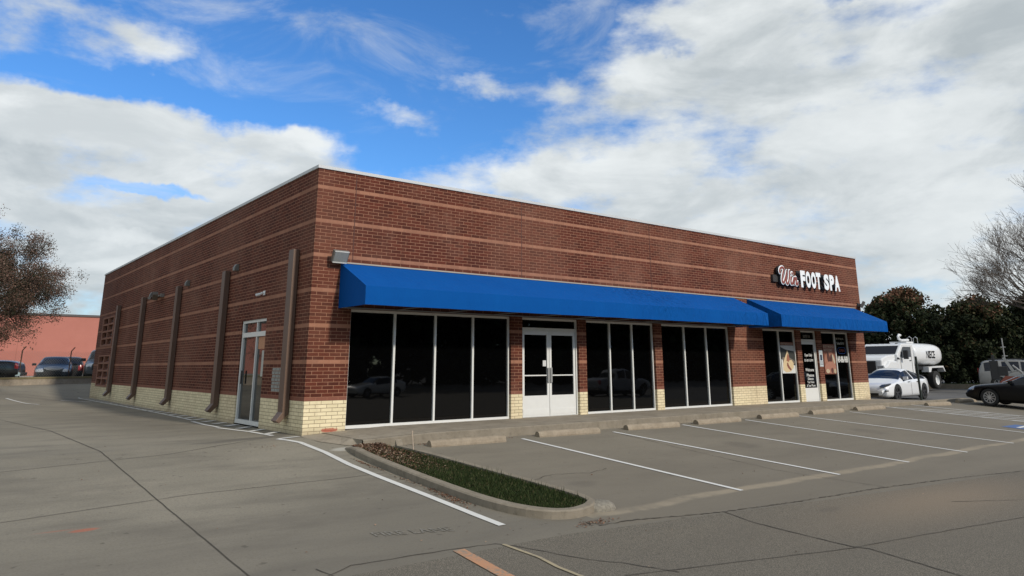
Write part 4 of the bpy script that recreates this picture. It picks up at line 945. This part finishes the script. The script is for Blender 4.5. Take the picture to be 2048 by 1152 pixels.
# silver SUV beyond
SUV_T=[(2.3,.6),(2.26,.85),(2.0,1.0),(1.05,1.12),(.9,1.18),(.35,1.68),(-.2,1.76),(-1.6,1.74),(-2.1,1.66),(-2.28,1.2),(-2.3,.8)]
SUV_S=[(2.3,.58),(2.0,.9),(1.0,1.02),(-1.0,1.06),(-2.2,1.08),(-2.3,.8)]
h_=math.atan2(-.93,.36)
su,sp=car('parked_suv',(44.3,.35,gz(44,0)),h_,'silver sport utility vehicle behind the black sedan and red equipment','car',(.20,.20,.195),L=4.6,Wd=1.85,top=SUV_T,shoulder=SUV_S,glass={'windscreen':(1.0,.3),'rear':(-2.27,-2.12),'side':(-2.0,.85)},wb=(1.4,-1.35),wr=.37,coat=.2,pillars=((-.25,-.12),(-1.25,-1.12),),roofw=.74,plan=(.85,.93))
m_=MB(); m_.box(-1.7,.2,.60,.64,1.78,1.81); m_.box(-1.7,.2,-.64,-.60,1.78,1.81); m_.build('roof_rack',BLACK,su)
m_=MB(); m_.box(-2.31,-2.2,.78,.88,.95,1.25); m_.build('tail_light',TAIL,su)
# towed equipment with mast and red blade
eq=empty('mast_trailer',(39.4,-.1,gz(39.4,0)),h_,'red towed implement with dark engine boxes and a thin upright mast','equipment')
REDP=mat('red_implement_paint',(.17,.045,.028),.6,var=.35,scale=5); 
m_=MB(); m_.prism([(-.35,.35),(.2,.95),(.95,.88),(1.25,.72),(1.3,.35)],'y',-.30,-.22); m_.build('red_side_plate',REDP,eq)
m_=MB(); m_.box(-.45,-.05,-.3,.3,.75,1.75); m_.box(-.15,.35,-.3,.3,.95,1.45); m_.box(-.32,-.18,-.1,.1,1.7,2.05); m_.build('engine_box',BLACK,eq,bevel=.03)
m_=MB(); m_.obox((.42,0,1.55),(.45,0,-.9),(0,1,0),(.9,0,.45),.42,.05,.07); m_.build('lattice_arm',GREYMET,eq)
m_=MB(); m_.tube([(.3,0,1.85),(.3,0,2.95)],.03,8); m_.box(.18,.42,-.02,.02,2.45,2.50); m_.box(.2,.46,-.02,.02,1.98,2.03); m_.build('mast',GREYMET,eq)
m_=MB(); m_.tube([(.1,.0,1.0),(.8,0,1.25),(1.1,0,.95)],.035,6); m_.tube([(.6,0,1.5),(1.0,0,1.1)],.05,6); m_.build('hydraulic_arm',GREYMET,eq)
for x_ in (.2,.9):
    m_=MB(); m_.lathe([(.001,-.1),(.3,-.1),(.32,0),(.3,.1),(.001,.1)],18,'y'); o=m_.build('wheel',RUB,eq); o.location=(x_,-.36,.32)
# white water tank truck
tw=mat('truck_white',(.70,.71,.71),.35,coat=.4,var=.04)
tk=empty('water_truck',(37.9,5.12,.02),math.pi,'white tanker truck with NIECE lettering parked behind the white sedan','truck')
# local: +X forward (towards -X world), local +Y = world -Y (near side)
m_=MB(); 
cabp=[(-.75,.75),(-.75,2.50),(-.6,2.60),(.55,2.60),(.72,2.52),(1.32,1.96),(1.32,.75)]
m_.prism(cabp,'y',-1.08,1.08); cb_=m_.build('cab',tw,tk,bevel=.06)
m_=MB(); m_.prism([(1.30,.85),(1.30,1.98),(2.2,1.93),(2.75,1.80),(2.95,1.66),(3.0,.85)],'y',-.95,.95); m_.build('hood',tw,tk,bevel=.08)
for s_ in (1,-1): 
    m_=MB(); m_.prism([(1.25,.8),(1.25,1.45),(1.5,1.62),(2.3,1.62),(2.6,1.40),(2.95,1.3),(2.95,.8)],'y',s_*.93-.18,s_*.93+.18); m_.build('fender',tw,tk,bevel=.07)
m_=MB(); m_.box(2.97,3.05,-.62,.62,.95,1.62); m_.build('grille',BLACK,tk,bevel=.02)
for s_ in (1,-1):
    m_=MB(); m_.box(2.92,3.02,s_*.88-.17,s_*.88+.17,1.12,1.38); m_.build('headlight',HLM,tk,bevel=.03)
m_=MB(); m_.box(3.0,3.2,-1.12,1.12,.55,.82); m_.build('bumper',CHR,tk,bevel=.04)
def onplane(p0,p1,u,off):  # windscreen plate along slanted segment
    pass
dxn=Vector((.56,0,.60)).normalized()
m_=MB(); m_.obox((1.03,0,2.245),(.60,0,-.56),(0,1,0),(.56,0,.60),.335,.95,.012); m_.build('windscreen',mk_glass('truck_glass',(.010,.013,.022),.05,.15),tk,bevel=.01)
for s_ in (1,-1):
    m_=MB(); m_.prism([(-.35,1.85),(-.35,2.42),(.5,2.42),(.62,2.36),(1.0,1.92),(1.0,1.85)],'y',s_*1.085-.012,s_*1.085+.012); m_.build('side_window',mat('pale_window',(.10,.11,.12),.08),tk)
    m_=MB(); m_.box(-.42,-.405,s_*1.085-.01,s_*1.085+.01,.9,2.45); m_.box(.98,.995,s_*1.085-.01,s_*1.085+.01,.9,1.85); m_.build('door_seam',BLACK,tk)
    m_=MB(); m_.box(.70,.86,s_*1.30-.10,s_*1.30+.14,1.72,2.22); m_.build('mirror',BLACK,tk,bevel=.03)
    m_=MB(); m_.tube([(.8,s_*1.08,1.8),(.8,s_*1.3,1.85)],.025,6); m_.build('mirror_arm',BLACK,tk)
    m_=MB(); m_.box(-.30,-.12,s_*1.10-.01,s_*1.10+.01,1.62,1.67); m_.build('door_handle',BLACK,tk)
    m_=MB(); m_.prism([(1.05,1.72),(1.45,1.72),(1.3,1.82)],'y',s_*1.09-.01,s_*1.12); m_.build('badge_vent',BLACK,tk)
for y_ in (-.75,-.3,0,.3,.75):
    m_=MB(); m_.box(.45,.56,y_-.05,y_+.05,2.60,2.64); m_.build('marker_lamp',BLACK,tk)
m_=MB(); m_.box(-5.1,1.3,-.45,.45,.55,.80); m_.box(-5.1,-.9,-.85,.85,1.12,1.32); m_.build('chassis',BLACK,tk)
tkk=MB(); n_=32; prof=[(-.92,.80),(-.95,.90),(-1.02,.97),(-1.15,1.0),(-4.2,1.0),(-4.5,.97),(-4.68,.88),(-4.78,.70),(-4.80,.4)]
for x_,s_ in prof:
    for i in range(n_):
        t=2*math.pi*i/n_; c,q=math.cos(t),math.sin(t); e=.72
        tkk.v.append((x_,math.copysign(abs(c)**e,c)*1.12*s_,2.0+math.copysign(abs(q)**e,q)*.68*s_))
for i in range(len(prof)-1):
    for k in range(n_): a=i*n_+k;b=i*n_+(k+1)%n_; tkk.f.append((a,b,b+n_,a+n_)); tkk.uv.append(None)
tkk.f.append(tuple(range(n_))); tkk.f.append(tuple((len(prof)-1)*n_+k for k in range(n_))); tkk.uv+=[None,None]
tank=tkk.build('tank',tw,tk,smooth=True); tank.data.set_sharp_from_angle(angle=R(40))
m_=MB(); m_.lathe([(1.05,-.96),(1.05,-1.02)],6,'x'); 
nl=text_obj('tank_lettering','NIECE',mat('black_lettering',(.012,.012,.012),.6),tk,(-2.35,1.118,1.78),(-1,0,0),(0,0,1),1.15,.44,.006,.02)
for v in nl.data.vertices: v.co.y=1.105+.018
m_=MB(); m_.box(-2.2,-1.3,-.5,.5,2.66,2.76); m_.tube([(-.9,.35,2.82),(-1.9,.35,2.86)],.07,10); m_.tube([(-.95,.35,2.84),(-.72,.35,2.9),(-.66,.35,3.04),(-.78,.35,3.15),(-.95,.35,3.12)],.07,10)
m_.build('fill_pipe',tw,tk)
for x_ in (-2.15,-2.95):
    m_=MB(); m_.tube([(x_,.45,2.64),(x_,.45,2.98),(x_,.33,3.08),(x_,.2,2.98),(x_,.2,2.64)],.022,6); m_.build('hand_rail',CHR,tk)
for s_ in (1,-1):
    m_=MB(); m_.prism([(-2.3,.98),(-2.3,1.28),(-4.35,1.34),(-4.55,1.02),(-4.50,.98),(-4.3,1.24),(-2.75,1.22),(-2.55,.98)],'y',s_*.95-.20,s_*.95+.22); m_.build('mudguard',tw,tk)
    t=MB(); t.lathe([(.30,-.2),(.46,-.2),(.52,-.14),(.52,.14),(.46,.2),(.30,.2)],28,'y'); o=t.build('wheel',RUB,tk); o.location=(-3.45,s_*.93,.52)
    t=MB(); t.lathe([(.31,s_*.17),(.29,s_*.15),(.24,s_*.05),(.12,s_*.02),(.10,s_*.09),(.001,s_*.10)],24,'y'); t.build('rim',tw,o)
    t=MB(); t.lathe([(.30,-.14),(.46,-.14),(.50,-.1),(.50,.1),(.46,.14),(.30,.14)],28,'y'); o=t.build('wheel',RUB,tk); o.location=(2.05,s_*.96,.50)
    t=MB(); t.lathe([(.31,s_*.12),(.26,s_*.10),(.12,s_*.12),(.001,s_*.14)],24,'y'); t.build('rim',tw,o)
# ------------------------------------------------------------------ left background
RLZ=.60
m_=MB(); m_.box(-60,24,30.2,66,RLZ-.02,RLZ-.0); 
rl=MB(); rl.quad((-60,20.0,RLZ+.02),(-3.4,29.45,RLZ+.02),(.7,31.45,RLZ+.02),(20,40,RLZ+.02)); rl.quad((-60,20.0,RLZ+.02),(20,40,RLZ+.02),(40,67.9,RLZ+.1),(-80,67.9,RLZ+.1))
rl.build('rear_yard',mk_conc('rear_yard_concrete',(.25,.235,.20),(.33,.31,.26),(.16,.14,.12),.5),kind='structure')
def seg_wall(pts,th,z0,z1,m_,name,**kw):
    mb=MB()
    for (a,b) in zip(pts[:-1],pts[1:]):
        A=Vector((*a,0));B=Vector((*b,0));d=(B-A); c=(A+B)/2
        mb.obox((c.x,c.y,(z0+z1)/2),d,(-d.y,d.x,0),(0,0,1),d.length/2+.02,th/2,(z1-z0)/2)
    return mb.build(name,m_,**kw)
WP=[(-26,18.0),(-3.43,29.2),(.66,31.2),(5,33.4)]
rw=seg_wall(WP,.28,.2,.90,mk_conc('old_wall_concrete',(.27,.235,.185),(.38,.32,.25),(.17,.12,.085),2,.5),'retaining_wall'); tag(rw,'low pale concrete retaining wall along the rear of the lot','low wall')
seg_wall(WP,.34,.90,.985,mat('wall_cap_olive',(.20,.165,.085),.9,var=.2,scale=3),'wall_cap',parent=rw)
fe=empty('chain_link_fence',(-2.69,30.5,.9),0,'chain link fence with rusty angled-top posts above the low wall','fence')
d_=Vector((2.32,1.15,0)).normalized(); RUST=mat('rusty_post',(.15,.085,.055),.85,var=.3,scale=10); mesh=MB()
fp=[Vector((0,0,0))+d_*2.62*k for k in (-2,-1,0,1,2)]
for p in fp:
    m_=MB(); m_.tube([(p.x,p.y,-.3),(p.x,p.y,1.42),(p.x+.12,p.y-.16,1.62)],.03,6); m_.build('post',RUST,fe)
Lf=(fp[-1]-fp[0]).length; s_=.14; 
for k in range(int(Lf/s_)):
    for dr in (1,-1):
        a=fp[0]+d_*(k*s_); b=a+d_*(1.3*dr); 
        mesh.obox(((a+b)/2+Vector((0,0,.72))),(b-a)+Vector((0,0,1.34)),(-d_.y,d_.x,0),(0,0,1),.93,.003,.003)
mesh.build('chain_link_mesh',mat('wire',(.16,.16,.15),.5,.5),fe)
SAL=mk_conc('salmon_wall',(.39,.150,.114),(.42,.165,.126),(.34,.135,.10),.3,.25)
sb=empty('salmon_warehouse',(0,68,.5),0,'long plain salmon-painted warehouse wall beyond the rear yard','building')
m_=MB(); m_.box(-70,42,0,20,0,5.78); m_.build('wall',SAL,sb); m_=MB(); m_.box(-70.1,42.1,-.1,20.1,5.78,5.98); m_.build('roof_edge',mat('dark_roof_edge',(.075,.065,.06),.7),sb)
for k in range(-6,5):
    m_=MB(); m_.box(k*8-.015,k*8+.015,-.012,0,0,5.78); m_.build('panel_joint',mat('panel_joint',(.26,.10,.07),.9),sb)
fz_=RLZ+.03
CHV_T=SED_T; 
c1,_p=car('parked_car',(-.75,34.0,fz_),R(-98),'dark grey sedan with chrome grille facing the low wall','car',(.022,.024,.024),L=4.7,Wd=1.80,top=SED_T,shoulder=SED_S,glass=SG,wb=(1.4,-1.35),rim=(.2,.2,.2),coat=.0,lights=HL_)
front_kit(c1,2.37,1.80,.74,HLM,None,(.40,.08)); mirrors(c1,.62,1.78,1.0,_p)
m_=MB(); m_.tube([(2.30,-.42,.80),(2.36,-.3,.84),(2.40,0,.85),(2.36,.3,.84),(2.30,.42,.80),(2.34,.3,.72),(2.38,0,.69),(2.34,-.3,.72),(2.30,-.42,.80)],.02,6); m_.tube([(2.33,-.42,.77),(2.39,0,.77),(2.33,.42,.77)],.018,6); m_.build('chrome_grille',CHR,c1)
m_=MB(); m_.box(2.28,2.37,-.4,.4,.42,.58); m_.build('lower_grille',BLACK,c1)
c2,_p=car('parked_car',(.55,38.6,fz_),R(80),'black wagon with red tail lamp half hidden behind the grey sedan','car',(.018,.018,.018),L=4.6,Wd=1.82,top=SUV_T,shoulder=SUV_S,glass={'windscreen':(1.0,.3),'rear':(-2.27,-2.0),'side':(-2.0,.85)},wb=(1.4,-1.35),wr=.36,coat=0,pillars=((-.25,-.12),),roofw=.74,plan=(.85,.93),lights=[(-2.31,-2.1,.80,1.14,.60,'tail_light',TAIL)])
c2.scale=(1,1,.84)
PK_T=[(2.7,.7),(2.68,.98),(2.4,1.12),(1.35,1.22),(1.2,1.28),(.65,1.78),(.2,1.86),(-.6,1.84),(-.85,1.78),(-.95,1.30),(-1.0,1.26),(-2.65,1.26),(-2.7,.8)]
PK_S=[(2.7,.68),(2.3,1.0),(1.2,1.10),(0,1.14),(-1.0,1.18),(-2.6,1.18),(-2.7,.8)]
def pickup(loc,rz,label,col,coat=.5,sc=1.0):
    c,p=car('pickup_truck',loc,rz,label,'pickup truck',col,L=5.4,Wd=1.92,top=PK_T,shoulder=PK_S,glass={'windscreen':(1.22,.62),'rear':(-.94,-.86),'side':(-.78,1.05)},wb=(1.75,-1.6),wr=.39,rim=(.3,.3,.3),coat=coat,pillars=((.1,.2),),roofw=.76,plan=(.86,.97),bottom=.36,lights=[(2.42,2.7,.86,1.08,.55,'headlight',HLM),(-2.71,-2.5,.82,1.16,.76,'tail_light',TAIL)])
    front_kit(c,2.7,1.92,.92,HLM,(.55,.68,1.0)); mirrors(c,.95,1.92,1.25,BLACK,1.3)
    m_=MB(); m_.box(-2.80,-2.60,-.88,.88,.46,.64); m_.build('bumper',CHR,c)
    return c
pickup((1.72,34.0,fz_),R(-100),'grey pickup truck partly hidden by the building edge',(.10,.105,.105),coat=0)
pickup((-5.15,31.7,fz_-.05),R(165),'black pickup truck tail at the left edge behind the fence',(.012,.012,.013))
# vehicles across the street, seen only as reflections in the shop glass
c,_p=car('parked_car',(19.0,-33,-.65),R(165),'pale sedan across the street seen reflected in the left shop window','car',(.60,.59,.56),top=SED_T,shoulder=SED_S,glass=SG)
pickup((32.5,-22,-.65),R(0),'pickup truck across the street seen reflected in the middle shop window',(.35,.35,.36))
# ------------------------------------------------------------------ vegetation
def leafcloud(centers,rads,n,size,seed,tintf,flat=1.0):
    r=np.random.default_rng(seed); k=len(centers); idx=r.integers(0,k,n); c=np.asarray(centers)[idx]; rd=np.asarray(rads)[idx]
    d=r.normal(size=(n,3)); d/=np.linalg.norm(d,axis=1)[:,None]; rr_=(r.random(n)**.45)[:,None]
    p=c+d*rd[:,None]*rr_*np.array([1,1,flat]); a=r.normal(size=(n,3)); a/=np.linalg.norm(a,axis=1)[:,None]; b=np.cross(a,r.normal(size=(n,3))); b/=np.linalg.norm(b,axis=1)[:,None]
    s_=(size*r.uniform(.6,1.3,n))[:,None]; q=np.stack([p-a*s_,p-b*s_*.55,p+a*s_,p+b*s_*.55],1)
    return q,np.clip(tintf(p,idx,r),0,1)
HEDGE=mk_leaf('evergreen_leaves',[(.010,.013,.007),(.022,.030,.013),(.045,.054,.022),(.13,.066,.040),(.20,.095,.062)])
BARK=mat('bark',(.060,.046,.036),.9,var=.35,scale=6)
def big_tree(x,y,h,rx,ry,seed,label,red=.5,n=42000,z0=.2):
    rg=random.Random(seed); root=empty('evergreen_tree',(x,y,gz(x,y)),0,label,'tree','dense evergreen trees behind the side lot')
    cs=[];rs=[]
    for _ in range(230):
        a=rg.uniform(0,6.28); u=rg.random()**.5; zz=rg.random(); prof_=math.sin(math.pi*min(1,(.30+.70*zz)))**.5 if zz>.3 else 1.0
        cs.append((math.cos(a)*u*rx*prof_*.9,math.sin(a)*u*ry*prof_*.9,z0+.4+(h-1.0-z0)*zz)); rs.append(rg.uniform(.4,.8))
    ph=np.array([rg.random() for _ in cs])
    def tf(p,idx,r): 
        topf=np.clip((p[:,2]-h*.62)/(h*.38),0,1); return .05+.35*ph[idx]+r.normal(0,.14,len(p))+red*topf*(.25+.75*ph[(idx*7)%len(ph)])
    q,t_=leafcloud(cs,rs,n,.125,seed,tf); soup('crown',q,t_,HEDGE,root)
    tb=MB(); tb.tube([(0,0,-.1),(.1,.05,1.2),(0,-.1,2.6),(.2,0,h*.7)],[.22,.18,.14,.06],8)
    for k in range(7):
        a=k*.9; zz=1.0+k*.45; tb.tube([(.05,0,zz),(math.cos(a)*rx*.4,math.sin(a)*ry*.4,zz+.7),(math.cos(a)*rx*.75,math.sin(a)*ry*.75,zz+1.2)],[.09,.06,.02],5)
    tb.build('trunk',BARK,root)
TR=[(45.5,14.5,5.7,3.6,3.2,11,'green evergreen tree just right of the brick wall end, left of the row',.25),
    (49.8,9.4,7.15,4.1,4.1,12,'tallest rounded evergreen with reddish top behind the tanker truck',.75),
    (53.6,5.9,6.5,3.6,3.6,13,'evergreen tree between the tall rounded one and the bare tree',.6),
    (56.2,2.4,6.7,3.9,3.9,14,'dark evergreen below the bare branches behind the mast',.25),
    (58.4,-1.8,6.8,4.0,4.0,15,'dark evergreen at the right edge behind the silver vehicle',.5)]
for a in TR: big_tree(*a)
hc=[];hr=[]; rg=random.Random(5)
for _ in range(420):
    t=rg.uniform(-.35,1.25); x=49.2+t*10.5+rg.uniform(0,2.6); y=14.2-t*14.5+rg.uniform(0,1.5); hc.append((x,y,gz(x,y)+rg.uniform(.15,4.9))); hr.append(rg.uniform(.5,1.0))
q,t_=leafcloud(hc,hr,52000,.13,77,lambda p,i,r: .05+.2*r.random(len(p)))
soup('undergrowth',q,t_,HEDGE,kind='stuff')
GV=mk_conc('verge_grass_soil',(.035,.050,.016),(.055,.072,.024),(.05,.04,.02),2,.4)
m_=MB(); vp=[(37.5,17),(43.2,6.0),(46.2,-2.5),(47.5,-9),(80,-9),(80,40),(37.5,40)]
m_.poly([(x,y,gz(x,y)+.10) for x,y in vp]); m_.build('grass_verge',GV,kind='structure')
seg_wall([(37.5,17),(43.2,6.0),(46.2,-2.5),(47.5,-9)],.16,-.1,.24,CURB,'verge_kerb',kind='structure')
tr=[];ti=[]
for _ in range(9000):
    t=random.random(); x=43.3+t*3.6+random.uniform(0,5); y=6.5-t*10; h=random.uniform(.05,.13); a=random.uniform(0,6.28); z=gz(x,y)+.10
    tr.append([(x-.02*math.cos(a),y-.02*math.sin(a),z),(x+.02*math.cos(a),y+.02*math.sin(a),z),(x+random.uniform(-.03,.03),y,z+h)]); ti.append(random.random()*.8)
soup('verge_grass',tr,ti,GRASS,kind='stuff')
# branching trees
def branches(root_p,dir0,L0,r0_,levels,seed,spread=.55,kids=(3,4),shrink=.74,up=.12,sides=(7,4),mr=.006):
    rg=random.Random(seed); mb=MB(); tips=[]
    def rec(p,d,L,r,lv):
        n=3; pts=[p];rad=[r]; q=p;dd=d
        for i in range(n):
            dd=(dd+Vector((rg.gauss(0,.12),rg.gauss(0,.12),rg.gauss(0,.09)+up*.3))).normalized(); q=q+dd*L/n; pts.append(q); rad.append(r*(1-.42*(i+1)/n))
        mb.tube(pts,rad,sides[0] if lv>levels-2 else (5 if lv>2 else 3),cap=False)
        if lv==0: tips.append((q,dd)); return
        for k in range(rg.randint(*kids)):
            t=rg.uniform(.35,1.0) if k else 1.0; i=min(n,max(1,int(round(t*n)))); base=pts[i]
            ax=Vector((rg.gauss(0,1),rg.gauss(0,1),rg.gauss(0,.8))).normalized(); nd=(dd+ax*spread*(1.0 if k else .5)+Vector((0,0,up))).normalized()
            rec(base,nd,L*shrink*rg.uniform(.75,1.15),max(mr,rad[i]*.62),lv-1)
    rec(Vector(root_p),Vector(dir0).normalized(),L0,r0_,levels); return mb,tips
bt_=empty('bare_tree',(47.6,-2.95,0),0,'large leafless tree with fine twigs at the right edge','tree')
mb,tips=branches((0,0,0),(0,0,1),3.4,.30,1,3,kids=(1,1)); 
mb.build('trunk',BARK,bt_)
lm=MB(); alltips=[]
rg=random.Random(21)
cdir=Vector((-.36,.93,0)).normalized()  # towards the picture's left
for k in range(12):
    a=rg.uniform(0,6.28) if k>7 else None
    d=(Vector((math.cos(a),math.sin(a),rg.uniform(.3,1.2))) if a is not None else (cdir*rg.uniform(.7,1.1)+Vector((rg.uniform(-.5,.5),rg.uniform(-.3,.3),[.05,.22,.4,.65,.95,1.3,.1,1.7][k]))))
    b,t_=branches((rg.uniform(-.1,.1),rg.uniform(-.1,.1),rg.uniform(3.0,4.8)),d,3.3,.15,5,100+k,spread=.60,kids=(3,4),shrink=.70,up=.10,mr=.008)
    off=len(lm.v); lm.v+=b.v; lm.f+=[tuple(i+off for i in f_) for f_ in b.f]; lm.uv+=b.uv; alltips+=t_
lm.build('branches',mat('bare_bark',(.085,.068,.055),.9,var=.3,scale=6),bt_,fix=False)
BUD=mk_leaf('dry_buds',[(.05,.035,.025),(.09,.06,.04)])
q,t_=leafcloud([tuple(t[0]) for t in alltips],[.12]*len(alltips),5500,.03,8,lambda p,i,r:r.random(len(p))); soup('seed_pods',q,t_,BUD,bt_)
# leafy brown tree on the left
lt=empty('brown_leaf_tree',(-5.95,26.1,1.0),0,'spreading tree with small reddish-brown leaves at the left edge','tree')
mb=MB(); mb.tube([(0,0,-.2),(.05,0,1.2),(-.05,.05,2.4)],[.26,.20,.17],10); mb.build('trunk',BARK,lt)
lm=MB(); tips=[]
rg=random.Random(4); cr=Vector((.78,-.62,0))
for k in range(12):
    d=cr*rg.uniform(.35,1.0)+Vector((rg.uniform(-.3,.3),rg.uniform(-.3,.3),[.0,.12,.3,.5,.8,1.2,1.8,.05,.2,.6,1.0,2.2][k])) if k<9 else Vector((rg.uniform(-1,.3),rg.uniform(-.5,1),rg.uniform(.2,1.2)))
    b,t_=branches((0,0,rg.uniform(2.1,2.6)),d,1.9,.085,4,300+k,spread=.6,kids=(3,4),shrink=.72,up=.03)
    off=len(lm.v); lm.v+=b.v; lm.f+=[tuple(i+off for i in f_) for f_ in b.f]; lm.uv+=b.uv; tips+=t_
lm.build('branches',BARK,lt,fix=False)
LT=mk_leaf('brown_leaves',[(.016,.022,.011),(.038,.036,.020),(.100,.058,.042),(.16,.088,.064),(.30,.22,.17)])
cen=[tuple(t[0]) for t in tips]; ph=RNG.random(len(cen))
q,t_=leafcloud(cen,[.34]*len(cen),95000,.034,9,lambda p,i,r: .40+.45*(ph[i]-.5)+r.normal(0,.2,len(p))); soup('crown',q,t_,LT,lt)
print('TIPS',len(tips),np.min(np.array(cen),0),np.max(np.array(cen),0))
# dark wooded band across the street (reflected in the glass)
hc=[];hr=[]; rg=random.Random(9)
for _ in range(1500):
    x=rg.uniform(-35,160); hc.append((x,-62+rg.uniform(-6,3)+.18*max(0,x-20),-.6+rg.uniform(.3,13))); hr.append(rg.uniform(1.6,3.0))
q,t_=leafcloud(hc,hr,90000,.75,78,lambda p,i,r: .05+.25*r.random(len(p))); soup('far_woods',q,t_,HEDGE,kind='stuff')
for o in list(S.objects):
    if o.type=='MESH' and o.name.split('.')[0] in ('letter_faces','letter_returns'): pass
